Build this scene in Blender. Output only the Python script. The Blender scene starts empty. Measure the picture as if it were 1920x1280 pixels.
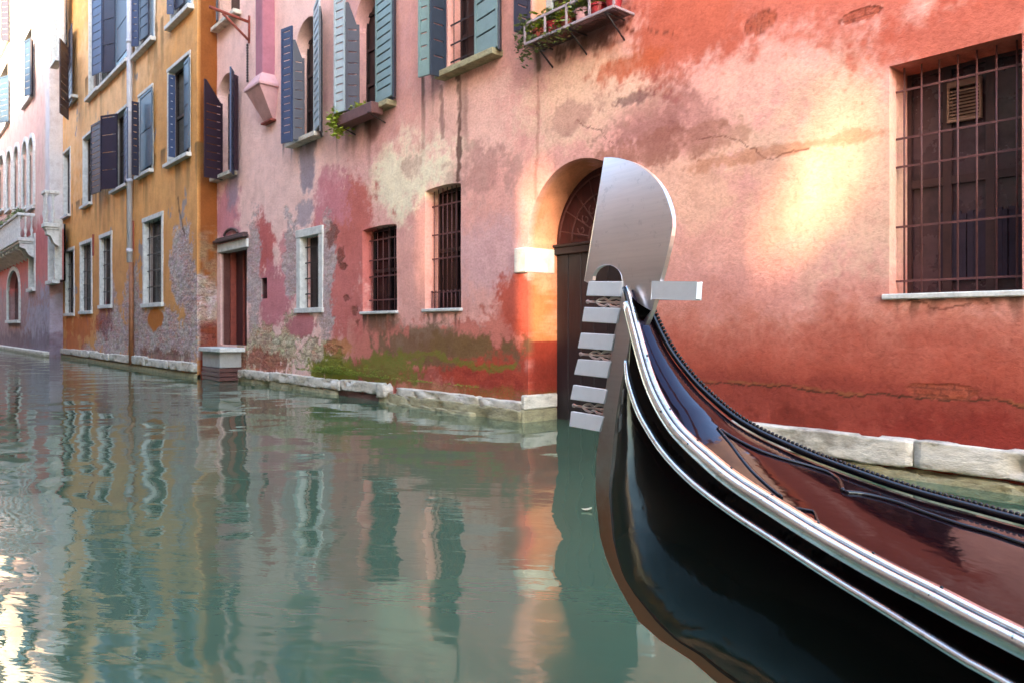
import bpy, math, random
import numpy as np
from mathutils import Vector

random.seed(7)
rng = np.random.default_rng(7)
C = bpy.context.scene.collection
SC = bpy.context.scene

# ------------------------------------------------------------------ camera, sky, sun
FPX, HOR, CXP, CAMZ = 1400.0, 612.0, 960.0, 1.3
ANG = math.atan(1201 / 1400.0)
FW = np.array([-math.cos(ANG), math.sin(ANG)])
RT = np.array([math.sin(ANG), math.cos(ANG)])
cam_d = bpy.data.cameras.new('camera'); cam = bpy.data.objects.new('camera', cam_d); C.objects.link(cam)
cam_d.sensor_width = 36.0; cam_d.lens = 36.0 * FPX / 1920.0
cam_d.shift_y = -(640 - HOR) / 1920.0
cam_d.clip_start = 0.05; cam_d.clip_end = 600
cam.location = (0, 0, CAMZ)
cam.rotation_euler = (math.radians(90), 0, math.atan2(-FW[0], FW[1]))
cam_d.dof.use_dof = True; cam_d.dof.focus_distance = 2.3; cam_d.dof.aperture_fstop = 11
SC.camera = cam

SUN_AZ, SUN_EL = 50.0, 18.0          # degrees from +x towards -y, elevation
w = bpy.data.worlds.new('World'); SC.world = w; w.use_nodes = True
nt = w.node_tree; bg = nt.nodes['Background']
sky = nt.nodes.new('ShaderNodeTexSky'); sky.sky_type = 'NISHITA'; sky.sun_disc = False
sky.sun_elevation = math.radians(SUN_EL); sky.sun_rotation = math.radians(90 + SUN_AZ)
sky.air_density = 1.0; sky.dust_density = 1.5; sky.ozone_density = 1.0
nt.links.new(sky.outputs[0], bg.inputs[0]); bg.inputs[1].default_value = 0.15
ld = bpy.data.lights.new('sun', 'SUN'); ld.energy = 2.3; ld.angle = math.radians(2.0); ld.color = (1.0, 0.70, 0.40)
sun = bpy.data.objects.new('sun', ld); C.objects.link(sun)
sv = Vector((math.cos(math.radians(SUN_AZ)) * math.cos(math.radians(SUN_EL)), -math.sin(math.radians(SUN_AZ)) * math.cos(math.radians(SUN_EL)), math.sin(math.radians(SUN_EL))))
sun.rotation_euler = sv.to_track_quat('Z', 'Y').to_euler()
SC.view_settings.view_transform = 'Standard'; SC.view_settings.look = 'None'
SC.view_settings.exposure = 3.7; SC.view_settings.gamma = 1.0
SC.cycles.max_bounces = 8; SC.cycles.diffuse_bounces = 4; SC.cycles.glossy_bounces = 4
SC.cycles.sample_clamp_indirect = 6.0; SC.cycles.caustics_reflective = False; SC.cycles.caustics_refractive = False

# ------------------------------------------------------------------ measuring helpers (photo measurements -> metres)
def ray(px, py):
    d = FW + (px - CXP) / FPX * RT
    return np.array([d[0], d[1], (HOR - py) / FPX])
def W(px, py, D):
    d = ray(px, py); t = D / d[1]
    return float(d[0] * t), float(CAMZ + d[2] * t)
bd = ray(40, HOR)[:2]; bd = bd / np.linalg.norm(bd)
BA = -bd; BT = np.array([-bd[1], bd[0]]); P0 = ray(1190, 612)[:2] * 2.0
def bpt(s, t, z):
    q = P0 + s * BA + t * BT
    return (float(q[0]), float(q[1]), float(z))
def bplane(px, py, t=0.0):
    d = ray(px, py); k = (t + P0 @ BT) / (d[:2] @ BT); q = k * d[:2]
    return float((q - P0) @ BA), float(CAMZ + d[2] * k)

# ------------------------------------------------------------------ object helpers
def tag(o, label=None, cat=None, group=None, kind=None):
    if label: o['label'] = label
    if cat: o['category'] = cat
    if group: o['group'] = group
    if kind: o['kind'] = kind
    return o
def empty(name, loc=(0, 0, 0)):
    o = bpy.data.objects.new(name, None); o.empty_display_size = 0.2; o.location = loc; C.objects.link(o); return o
def link(name, me, mat, parent=None):
    o = bpy.data.objects.new(name, me); C.objects.link(o)
    if mat: me.materials.append(mat)
    if parent is not None:
        o.parent = parent; o.matrix_parent_inverse = MPI(parent)
    return o
def MPI(p):
    from mathutils import Matrix
    return Matrix.Translation(-p.location) if p.parent is None else Matrix.Identity(4)
class MB:
    def __init__(s): s.v = []; s.f = []; s.sm = []
    def add(s, vs, fs, smooth=False):
        n = len(s.v); s.v += [tuple(p) for p in vs]; s.f += [tuple(i + n for i in f) for f in fs]; s.sm += [smooth] * len(fs); return s
    def box(s, x0, x1, y0, y1, z0, z1, b=0.0):
        if x1 < x0: x0, x1 = x1, x0
        if y1 < y0: y0, y1 = y1, y0
        if z1 < z0: z0, z1 = z1, z0
        if b <= 0:
            return s.add([(x0,y0,z0),(x1,y0,z0),(x1,y1,z0),(x0,y1,z0),(x0,y0,z1),(x1,y0,z1),(x1,y1,z1),(x0,y1,z1)],
                         [(0,3,2,1),(4,5,6,7),(0,1,5,4),(1,2,6,5),(2,3,7,6),(3,0,4,7)])
        vs = []
        for sx, X, dx in ((0, x0, b), (1, x1, -b)):
            for sy, Y, dy in ((0, y0, b), (1, y1, -b)):
                for sz, Z, dz in ((0, z0, b), (1, z1, -b)):
                    vs += [(X, Y + dy, Z + dz), (X + dx, Y, Z + dz), (X + dx, Y + dy, Z)]
        def i(a, bb, c, k): return ((a * 2 + bb) * 2 + c) * 3 + k
        fs = []
        for a in (0, 1):
            q = [i(a,0,0,0), i(a,1,0,0), i(a,1,1,0), i(a,0,1,0)]; fs.append(q if a else q[::-1])
            q = [i(0,a,0,1), i(0,a,1,1), i(1,a,1,1), i(1,a,0,1)]; fs.append(q if a else q[::-1])
            q = [i(0,0,a,2), i(1,0,a,2), i(1,1,a,2), i(0,1,a,2)]; fs.append(q if a else q[::-1])
        for a in (0, 1):
            for c in (0, 1):
                fs.append([i(0,a,c,1), i(1,a,c,1), i(1,a,c,2), i(0,a,c,2)])
                fs.append([i(a,0,c,0), i(a,1,c,0), i(a,1,c,2), i(a,0,c,2)])
                fs.append([i(a,c,0,0), i(a,c,1,0), i(a,c,1,1), i(a,c,0,1)])
                for d in (0, 1):
                    pass
        for a in (0, 1):
            for c in (0, 1):
                for d in (0, 1):
                    fs.append([i(a,c,d,0), i(a,c,d,1), i(a,c,d,2)])
        return s.add(vs, fs)
    def prism(s, pts, off):                       # pts: planar 3-D polygon, off: extrusion vector
        n = len(pts); a = [tuple(p) for p in pts]; b = [tuple(np.array(p) + np.array(off)) for p in pts]
        return s.add(a + b, [tuple(range(n))[::-1], tuple(range(n, 2 * n))] + [(k, (k + 1) % n, n + (k + 1) % n, n + k) for k in range(n)])
    def tube(s, pts, r, seg=8, cap=True, smooth=True):
        pts = [np.array(p, float) for p in pts]; n = len(pts); vs = []
        rr = r if hasattr(r, '__len__') else [r] * n
        up = None
        for k in range(n):
            t = pts[min(k + 1, n - 1)] - pts[max(k - 1, 0)]; t /= (np.linalg.norm(t) + 1e-12)
            if up is None:
                up = np.array([0, 0, 1.0]) if abs(t[2]) < 0.9 else np.array([1.0, 0, 0])
            u = np.cross(t, up); u /= np.linalg.norm(u); v = np.cross(u, t); up = v
            for j in range(seg):
                a = 2 * math.pi * j / seg
                vs.append(pts[k] + rr[k] * (math.cos(a) * u + math.sin(a) * v))
        fs = [(k * seg + j, k * seg + (j + 1) % seg, (k + 1) * seg + (j + 1) % seg, (k + 1) * seg + j) for k in range(n - 1) for j in range(seg)]
        if cap: fs += [tuple(range(seg))[::-1], tuple((n - 1) * seg + j for j in range(seg))]
        return s.add(vs, fs, smooth)
    def sweep(s, rings, closed=True, cap=True, smooth=True):   # rings: list of equal-length point lists
        n = len(rings); m = len(rings[0]); vs = [p for r in rings for p in r]
        mm = m if closed else m - 1
        fs = [(k * m + j, k * m + (j + 1) % m, (k + 1) * m + (j + 1) % m, (k + 1) * m + j) for k in range(n - 1) for j in range(mm)]
        if cap and closed: fs += [tuple(range(m))[::-1], tuple((n - 1) * m + j for j in range(m))]
        return s.add(vs, fs, smooth)
    def ball(s, c, r, seg=8, rings=5, sc=(1, 1, 1)):
        vs = [(c[0], c[1], c[2] - r * sc[2])]; fs = []
        for k in range(1, rings):
            p = -math.pi / 2 + math.pi * k / rings
            for j in range(seg):
                a = 2 * math.pi * j / seg
                vs.append((c[0] + r * sc[0] * math.cos(p) * math.cos(a), c[1] + r * sc[1] * math.cos(p) * math.sin(a), c[2] + r * sc[2] * math.sin(p)))
        vs.append((c[0], c[1], c[2] + r * sc[2])); L = len(vs) - 1
        for j in range(seg):
            fs.append((0, 1 + (j + 1) % seg, 1 + j)); fs.append((L, L - seg + j, L - seg + (j + 1) % seg))
        for k in range(rings - 2):
            for j in range(seg):
                fs.append((1 + k * seg + j, 1 + k * seg + (j + 1) % seg, 1 + (k + 1) * seg + (j + 1) % seg, 1 + (k + 1) * seg + j))
        return s.add(vs, fs, True)
    def build(s, name, mat, parent=None, bevel=0.0):
        me = bpy.data.meshes.new(name); me.from_pydata(s.v, [], s.f); me.update()
        me.polygons.foreach_set('use_smooth', s.sm)
        o = link(name, me, mat, parent)
        if bevel > 0:
            md = o.modifiers.new('bevel', 'BEVEL'); md.width = bevel; md.segments = 2; md.limit_method = 'ANGLE'; md.angle_limit = math.radians(40)
        return o

# ------------------------------------------------------------------ numpy noise
def hsh(i, j, seed):
    n = (i.astype(np.int64) * 374761393 + j.astype(np.int64) * 668265263 + seed * 1274126177) & 0xffffffff
    n = ((n ^ (n >> 13)) * 1274126177) & 0xffffffff
    return ((n ^ (n >> 16)) & 0xffffff) / float(0xffffff)
def vnoise(x, y, seed=0):
    i = np.floor(x); j = np.floor(y); fx = x - i; fy = y - j
    fx = fx * fx * (3 - 2 * fx); fy = fy * fy * (3 - 2 * fy)
    a = hsh(i, j, seed); b = hsh(i + 1, j, seed); c = hsh(i, j + 1, seed); d = hsh(i + 1, j + 1, seed)
    return (a * (1 - fx) + b * fx) * (1 - fy) + (c * (1 - fx) + d * fx) * fy
def fbm(x, y, seed=0, oct=5, gain=0.55):
    s = 0; a = 1; t = 0
    for k in range(oct):
        s = s + a * vnoise(x * 2 ** k + 17.3 * k, y * 2 ** k - 9.1 * k, seed + k); t += a; a *= gain
    return s / t
def sstep(a, b, x):
    t = np.clip((x - a) / (b - a), 0, 1); return t * t * (3 - 2 * t)
def lin(c):
    c = np.array(c, float) / 255.0
    return np.where(c <= 0.04045, c / 12.92, ((c + 0.055) / 1.055) ** 2.4)
def alb(r, g, b, k=0.8): return lin((r, g, b)) * k

# ------------------------------------------------------------------ materials
def newmat(name):
    m = bpy.data.materials.new(name); m.use_nodes = True
    return m, m.node_tree, m.node_tree.nodes['Principled BSDF']
def N(nt, t, **k):
    n = nt.nodes.new(t)
    for a, b in k.items(): setattr(n, a, b)
    return n
def noise(nt, scale, detail=4, rough=0.55, vec=None, dist=0.0):
    n = N(nt, 'ShaderNodeTexNoise'); n.inputs['Scale'].default_value = scale; n.inputs['Detail'].default_value = detail
    n.inputs['Roughness'].default_value = rough; n.inputs['Distortion'].default_value = dist
    if vec is not None: nt.links.new(vec, n.inputs['Vector'])
    return n
def mapped(nt, scale=(1, 1, 1)):
    tc = N(nt, 'ShaderNodeNewGeometry'); mp = N(nt, 'ShaderNodeMapping'); mp.inputs['Scale'].default_value = scale
    nt.links.new(tc.outputs['Position'], mp.inputs['Vector']); return mp.outputs[0]
def ramp(nt, fac, stops):
    r = N(nt, 'ShaderNodeValToRGB'); el = r.color_ramp.elements
    while len(el) < len(stops): el.new(0.5)
    for e, (p, c) in zip(el, stops): e.position = p; e.color = (*c, 1) if len(c) == 3 else c
    nt.links.new(fac, r.inputs[0]); return r.outputs[0]
def mix(nt, a, b, fac, mode='MIX'):
    m = N(nt, 'ShaderNodeMix', data_type='RGBA', blend_type=mode)
    for s, v in ((0, fac), (6, a), (7, b)):
        if isinstance(v, (int, float)): m.inputs[s].default_value = v
        elif isinstance(v, (tuple, list)) or isinstance(v, np.ndarray): m.inputs[s].default_value = (*[float(q) for q in v[:3]], 1)
        else: nt.links.new(v, m.inputs[s])
    return m.outputs[2]
def math_(nt, op, a, b=0.0):
    m = N(nt, 'ShaderNodeMath', operation=op)
    for s, v in ((0, a), (1, b)):
        if isinstance(v, (int, float)): m.inputs[s].default_value = v
        else: nt.links.new(v, m.inputs[s])
    return m.outputs[0]
def bump(nt, bs, h, strength, dist=0.01):
    b = N(nt, 'ShaderNodeBump'); b.inputs['Strength'].default_value = strength; b.inputs['Distance'].default_value = dist
    nt.links.new(h, b.inputs['Height']); nt.links.new(b.outputs[0], bs.inputs['Normal']); return b

def plaster_mat(name, rough_bump=1.0):
    m, nt, bs = newmat(name)
    at = N(nt, 'ShaderNodeAttribute', attribute_name='col'); mk = N(nt, 'ShaderNodeAttribute', attribute_name='mask')
    sep = N(nt, 'ShaderNodeSeparateColor'); nt.links.new(mk.outputs['Color'], sep.inputs[0])
    v = mapped(nt); n1 = noise(nt, 2.2, 8, 0.65, v); n2 = noise(nt, 26, 6, 0.7, v); n3 = noise(nt, 140, 3, 0.6, v)
    vv = mapped(nt, (6, 6, 0.7)); n4 = noise(nt, 1.1, 6, 0.6, vv)
    c = mix(nt, at.outputs['Color'], ramp(nt, n1.outputs[0], [(0.3, (0.80, 0.74, 0.72)), (0.52, (1, 1, 1)), (0.72, (1.1, 1.08, 1.06))]), 0.8, 'MULTIPLY')
    c = mix(nt, c, ramp(nt, n2.outputs[0], [(0.3, (0.76, 0.72, 0.7)), (0.5, (1, 1, 1)), (0.7, (1.12, 1.12, 1.12))]), 0.75, 'MULTIPLY')
    c = mix(nt, c, ramp(nt, n4.outputs[0], [(0.35, (0.85, 0.82, 0.82)), (0.6, (1, 1, 1))]), 0.35, 'MULTIPLY')
    # masonry and rubble where the plaster has fallen (mask red)
    vo = N(nt, 'ShaderNodeTexVoronoi'); vo.inputs['Scale'].default_value = 4.2; vo.inputs['Randomness'].default_value = 1.0
    vs = mapped(nt, (1, 1, 2.2)); nw = noise(nt, 5, 5, 0.7, v); vq = N(nt, 'ShaderNodeVectorMath', operation='SCALE'); nt.links.new(nw.outputs['Color'], vq.inputs[0]); vq.inputs['Scale'].default_value = .45
    va = N(nt, 'ShaderNodeVectorMath', operation='ADD'); nt.links.new(vs, va.inputs[0]); nt.links.new(vq.outputs[0], va.inputs[1]); nt.links.new(va.outputs[0], vo.inputs['Vector'])
    stone = ramp(nt, vo.outputs['Distance'], [(0.0, (1.2, 1.17, 1.15)), (0.5, (0.95, 0.92, 0.9)), (0.85, (0.5, 0.44, 0.42))])
    cc = mix(nt, c, stone, 0.55, 'MULTIPLY')
    sx_ = N(nt, 'ShaderNodeSeparateXYZ'); nt.links.new(va.outputs[0], sx_.inputs[0]); cb_ = N(nt, 'ShaderNodeCombineXYZ'); nt.links.new(sx_.outputs[0], cb_.inputs[0]); nt.links.new(sx_.outputs[2], cb_.inputs[1])
    bk = N(nt, 'ShaderNodeTexBrick'); nt.links.new(cb_.outputs[0], bk.inputs['Vector']); bk.inputs['Scale'].default_value = 1.0; bk.inputs['Brick Width'].default_value = .27; bk.inputs['Row Height'].default_value = .17
    bk.inputs['Mortar Size'].default_value = .018; bk.inputs['Mortar Smooth'].default_value = .4; bk.inputs['Color1'].default_value = (1.0, .66, .58, 1); bk.inputs['Color2'].default_value = (.62, .55, .58, 1); bk.inputs['Mortar'].default_value = (1.15, 1.12, 1.1, 1)
    cbk = mix(nt, c, bk.outputs['Color'], .9, 'MULTIPLY'); nb_ = noise(nt, 1.3, 4, .6, v)
    cc = mix(nt, cc, cbk, ramp(nt, nb_.outputs[0], [(0.46, (0, 0, 0)), (0.54, (1, 1, 1))]))
    sk = noise(nt, 15, 4, .75, va.outputs[0]); cc = mix(nt, cc, ramp(nt, sk.outputs[0], [(0.40, (.34, .27, .26)), (0.50, (1, 1, 1)), (.62, (1.12, 1.12, 1.12))]), .85, 'MULTIPLY')
    hue = mix(nt, cc, vo.outputs['Color'], 0.08, 'OVERLAY')
    c = mix(nt, c, hue, sep.outputs[0])
    # moss specks (mask green)
    nm = noise(nt, 60, 5, 0.7, v)
    mf = math_(nt, 'MULTIPLY', sep.outputs[1], ramp(nt, nm.outputs[0], [(0.42, (0, 0, 0)), (0.56, (1, 1, 1))]))
    c = mix(nt, c, (0.13, 0.16, 0.02), mf)
    # pock marks (small holes) everywhere, more in worn plaster
    pk = N(nt, 'ShaderNodeTexVoronoi'); pk.inputs['Scale'].default_value = 16
    vd = N(nt, 'ShaderNodeVectorMath', operation='ADD'); nt.links.new(v, vd.inputs[0]); nt.links.new(n2.outputs['Color'], vd.inputs[1]); nt.links.new(vd.outputs[0], pk.inputs['Vector'])
    pits = ramp(nt, pk.outputs['Distance'], [(0.0, (0, 0, 0)), (0.10, (1, 1, 1))])
    nt.links.new(c, bs.inputs['Base Color'])
    bs.inputs['Roughness'].default_value = 0.88; bs.inputs['Specular IOR Level'].default_value = 0.25
    h = math_(nt, 'MULTIPLY', n2.outputs[0], 0.5); h = math_(nt, 'ADD', h, math_(nt, 'MULTIPLY', n1.outputs[0], 1.2))
    h = math_(nt, 'ADD', h, math_(nt, 'MULTIPLY', n3.outputs[0], 0.12)); h = math_(nt, 'ADD', h, math_(nt, 'MULTIPLY', pits, 0.12))
    h = math_(nt, 'ADD', h, math_(nt, 'MULTIPLY', math_(nt, 'MULTIPLY', sep.outputs[0], vo.outputs['Distance']), -1.3))
    lum = N(nt, 'ShaderNodeRGBToBW'); nt.links.new(at.outputs['Color'], lum.inputs[0]); h = math_(nt, 'ADD', h, math_(nt, 'MULTIPLY', lum.outputs[0], 0.9))
    bump(nt, bs, h, 0.62 * rough_bump, 0.03)
    return m
def simple(name, col, rough=0.6, var=0.25, scale=8, bmp=0.2, metal=0.0, streak=(1, 1, 1), spec=0.5, bd=0.01, coat=0.0):
    m, nt, bs = newmat(name); v = mapped(nt, streak); n1 = noise(nt, scale, 7, 0.65, v); n2 = noise(nt, scale * 7, 4, 0.6, v)
    col = np.array(col, float)
    c = ramp(nt, n1.outputs[0], [(0.28, tuple(col * (1 - var))), (0.5, tuple(col)), (0.74, tuple(np.minimum(col * (1 + var * 0.7), 0.95)))])
    c = mix(nt, c, ramp(nt, n2.outputs[0], [(0.3, (1 - var * .6,) * 3), (0.55, (1, 1, 1))]), 0.8, 'MULTIPLY')
    nt.links.new(c, bs.inputs['Base Color']); bs.inputs['Roughness'].default_value = rough; bs.inputs['Metallic'].default_value = metal
    bs.inputs['Specular IOR Level'].default_value = spec; bs.inputs['Coat Weight'].default_value = coat
    if metal or rough < 0.5:
        rr = ramp(nt, n1.outputs[0], [(0.3, (max(rough - .08, .02),) * 3), (0.7, (rough + .1,) * 3)]); nt.links.new(rr, bs.inputs['Roughness'])
    h = math_(nt, 'ADD', n1.outputs[0], math_(nt, 'MULTIPLY', n2.outputs[0], 0.4)); bump(nt, bs, h, bmp, bd)
    return m
M = {}
M['pink'] = plaster_mat('pink_plaster'); M['orange'] = plaster_mat('ochre_plaster'); M['far'] = plaster_mat('faded_rose_plaster')
M['stone'] = simple('istrian_stone', alb(224, 214, 198, .85), 0.75, 0.32, 5, 0.6, streak=(1, 1, 2.5), bd=0.02)
_nt = M['stone'].node_tree; _bs = _nt.nodes['Principled BSDF']; _g = N(_nt, 'ShaderNodeNewGeometry'); _sp = N(_nt, 'ShaderNodeSeparateXYZ'); _nt.links.new(_g.outputs['Position'], _sp.inputs[0])
_v = mapped(_nt, (1, 1, 2.5)); _n = noise(_nt, 6, 8, .7, _v); _z = math_(_nt, 'ADD', _sp.outputs[2], math_(_nt, 'MULTIPLY', math_(_nt, 'SUBTRACT', _n.outputs[0], .5), .45))
_c0 = _bs.inputs['Base Color'].links[0].from_socket
_c1 = mix(_nt, _c0, tuple(alb(110, 100, 62)), ramp(_nt, _z, [(0.03, (.9,) * 3), (0.16, (0,) * 3)]))
_n2 = noise(_nt, 2.5, 8, .75, _v); _c1 = mix(_nt, _c1, ramp(_nt, _n2.outputs[0], [(0.34, (.5, .46, .42)), (0.5, (1, 1, 1))]), .8, 'MULTIPLY'); _nt.links.new(_c1, _bs.inputs['Base Color'])
M['stone_dirty'] = simple('algae_stained_stone', alb(176, 165, 128), 0.8, 0.55, 7, 0.9, streak=(1, 1, 2.2), bd=0.03)
M['wet_brick'] = simple('wet_brick', alb(105, 62, 55), 0.6, 0.5, 9, 0.9, streak=(1, 1, 5), bd=0.02)
M['white'] = simple('white_stone_frame', alb(220, 218, 212), 0.75, 0.32, 7, 0.4)
M['dark'] = simple('dark_window_glass', (0.007, 0.004, 0.005), 0.2, 0.3, 3, 0.03, spec=.2)
M['dark_room'] = simple('old_brown_window', alb(38, 18, 20, .8), 0.45, 0.4, 4, 0.1)
M['iron'] = simple('rusty_iron_bars', alb(98, 56, 54, .85), 0.6, 0.35, 20, 0.3)
M['iron_dark'] = simple('dark_iron', alb(44, 28, 30, .8), 0.5, 0.35, 20, 0.3)
M['door'] = simple('dark_wood_door', alb(40, 29, 32, .8), 0.6, 0.35, 6, 0.35, streak=(6, 6, 0.6))
M['redwood'] = simple('worn_red_wood_door', alb(74, 24, 26, .8), 0.65, 0.5, 5, 0.4, streak=(5, 5, 0.7))
M['sh_pale'] = simple('pale_green_shutter_paint', alb(150, 178, 174, .55), 0.5, 0.14, 6, 0.2)
M['sh_white'] = simple('white_shutter_paint', alb(205, 218, 222, .6), 0.5, 0.12, 6, 0.2)
M['sh_blue'] = simple('blue_shutter_paint', alb(66, 82, 120, .62), 0.5, 0.25, 5, 0.2, streak=(1, 1, .5))
M['sh_navy'] = simple('navy_shutter_paint', alb(38, 34, 56, .7), 0.5, 0.3, 5, 0.25)
M['sh_slate'] = simple('slate_green_shutter_paint', alb(44, 52, 66, .8), 0.5, 0.25, 5, 0.25)
M['sh_maroon'] = simple('dark_maroon_shutter_paint', alb(50, 28, 44, .7), 0.5, 0.3, 5, 0.25)
M['sh_teal'] = simple('teal_shutter_paint', alb(60, 84, 104, .8), 0.5, 0.25, 5, 0.25)
M['pipe'] = simple('pale_painted_pipe', alb(205, 205, 215), 0.5, 0.15, 5, 0.15)
M['pipe_brown'] = simple('brown_cast_pipe', alb(150, 95, 60), 0.6, 0.4, 5, 0.3)
M['terracotta'] = simple('terracotta', alb(150, 70, 55), 0.8, 0.3, 9, 0.3)
M['redpot'] = simple('red_plastic_pot', alb(170, 40, 48), 0.45, 0.2, 9, 0.1)
M['leafy'] = simple('leaf_green', (0.30, 0.36, 0.03), 0.6, 0.5, 30, 0.2)
M['leafy2'] = simple('dry_leaf_green', (0.12, 0.15, 0.04), 0.6, 0.5, 30, 0.2)
M['flower'] = simple('pink_flower_petals', (0.5, 0.08, 0.14), 0.6, 0.3, 30, 0.1)
M['opp_wall'] = simple('rose_brown_render', (0.34, 0.22, 0.18), 0.9, 0.3, 1.2, 0.4, bd=0.03)
M['opp_wall2'] = simple('sand_render', (0.5, 0.38, 0.26), 0.9, 0.3, 1.2, 0.4, bd=0.03)
M['rooft'] = simple('clay_roof_tiles', (0.28, 0.12, 0.07), 0.85, 0.35, 4, 0.5, bd=0.03)

# gondola materials
def lacquer():
    m, nt, bs = newmat('black_lacquer'); v = mapped(nt); n1 = noise(nt, 3, 5, 0.6, v); n2 = noise(nt, 60, 3, 0.6, v)
    bs.inputs['Base Color'].default_value = (0.006, 0.0028, 0.0035, 1)
    nt.links.new(ramp(nt, n2.outputs[0], [(0.35, (0.045,) * 3), (0.7, (0.11,) * 3)]), bs.inputs['Roughness'])
    bs.inputs['IOR'].default_value = 1.55; bs.inputs['Specular IOR Level'].default_value = 0.6
    bump(nt, bs, n1.outputs[0], 0.12, 0.02); return m
M['lacquer'] = lacquer()
M['deckpaint'] = lacquer(); M['lacquer'].node_tree.nodes['Principled BSDF'].inputs['IOR'].default_value = 1.33; M['lacquer'].node_tree.nodes['Principled BSDF'].inputs['Specular IOR Level'].default_value = 0.13; M['lacquer'].node_tree.nodes['Principled BSDF'].inputs['Base Color'].default_value = (.002, .0008, .001, 1); M['deckpaint'].name = 'dark_deck_lacquer'; M['deckpaint'].node_tree.nodes['Principled BSDF'].inputs['IOR'].default_value = 1.35; M['deckpaint'].node_tree.nodes['Principled BSDF'].inputs['Specular Tint'].default_value = (.50, .58, 1.0, 1)
M['deckpaint'].node_tree.nodes['Principled BSDF'].inputs['Base Color'].default_value = (0.008, 0.0025, 0.0035, 1)
M['moulding'] = simple('black_gloss_moulding', (0.004, 0.003, 0.004), 0.18, 0.2, 10, 0.05)
def steel(name, col, rough, aniso=0.0, blot=0.15, bmp=0.04):
    m, nt, bs = newmat(name); v = mapped(nt); n1 = noise(nt, 3, 3, 0.5, v); n2 = noise(nt, 9, 4, 0.6, v)
    col = np.array(col)
    nt.links.new(ramp(nt, n1.outputs[0], [(0.3, tuple(col * (1 - blot))), (0.6, tuple(col))]), bs.inputs['Base Color'])
    bs.inputs['Metallic'].default_value = 1.0
    bs.inputs['Roughness'].default_value = rough
    if bmp: bump(nt, bs, n1.outputs[0], bmp, 0.01)
    return m
def streaks(m, amt):
    nt = m.node_tree; bs = nt.nodes['Principled BSDF']; c0 = bs.inputs['Base Color'].links[0].from_socket
    a = noise(nt, 5, 6, .7, mapped(nt, (1, 1, 22))); b = noise(nt, 30, 5, .75, mapped(nt))
    c = mix(nt, c0, ramp(nt, a.outputs[0], [(.36, (1 - amt,) * 3), (.56, (1, 1, 1))]), 1.0, 'MULTIPLY')
    c = mix(nt, c, ramp(nt, b.outputs[0], [(.34, (1 - amt * 2.2,) * 3), (.42, (1, 1, 1))]), 1.0, 'MULTIPLY'); nt.links.new(c, bs.inputs['Base Color'])
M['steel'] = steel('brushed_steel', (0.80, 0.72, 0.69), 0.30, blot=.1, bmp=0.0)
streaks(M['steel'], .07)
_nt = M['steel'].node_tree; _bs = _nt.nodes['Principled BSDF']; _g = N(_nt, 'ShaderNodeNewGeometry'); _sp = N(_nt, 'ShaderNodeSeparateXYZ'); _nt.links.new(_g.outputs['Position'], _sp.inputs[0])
_d = math_(_nt, 'MAXIMUM', math_(_nt, 'SUBTRACT', _sp.outputs[2], 1.45), 0.0); bump(_nt, _bs, math_(_nt, 'MULTIPLY', math_(_nt, 'MULTIPLY', _d, _d), -0.62), 1.0, 1.0)      # the blade is slightly dished
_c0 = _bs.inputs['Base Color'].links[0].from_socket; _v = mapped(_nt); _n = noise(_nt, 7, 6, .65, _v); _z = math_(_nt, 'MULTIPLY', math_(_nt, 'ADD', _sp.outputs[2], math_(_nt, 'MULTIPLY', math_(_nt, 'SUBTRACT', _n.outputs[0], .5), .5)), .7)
_nt.links.new(mix(_nt, (.46, .20, .13), _c0, ramp(_nt, _z, [(0.50, (0,) * 3), (0.70, (.75,) * 3), (0.88, (1,) * 3)])), _bs.inputs['Base Color'])  # brown reflections on the lower iron, painted into the base colour
M['tooth'] = simple('bright_worn_steel', (0.93, 0.92, 0.90), 0.38, 0.05, 20, 0.05, metal=0.0)
M['rail'] = steel('polished_aluminium_rail', (0.93, 0.92, 0.90), 0.22, blot=0.12, bmp=0.03)
streaks(M['rail'], .22)
M['bronze'] = steel('aged_bronze_ornament', (0.60, 0.46, 0.40), 0.35, blot=0.5)

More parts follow.
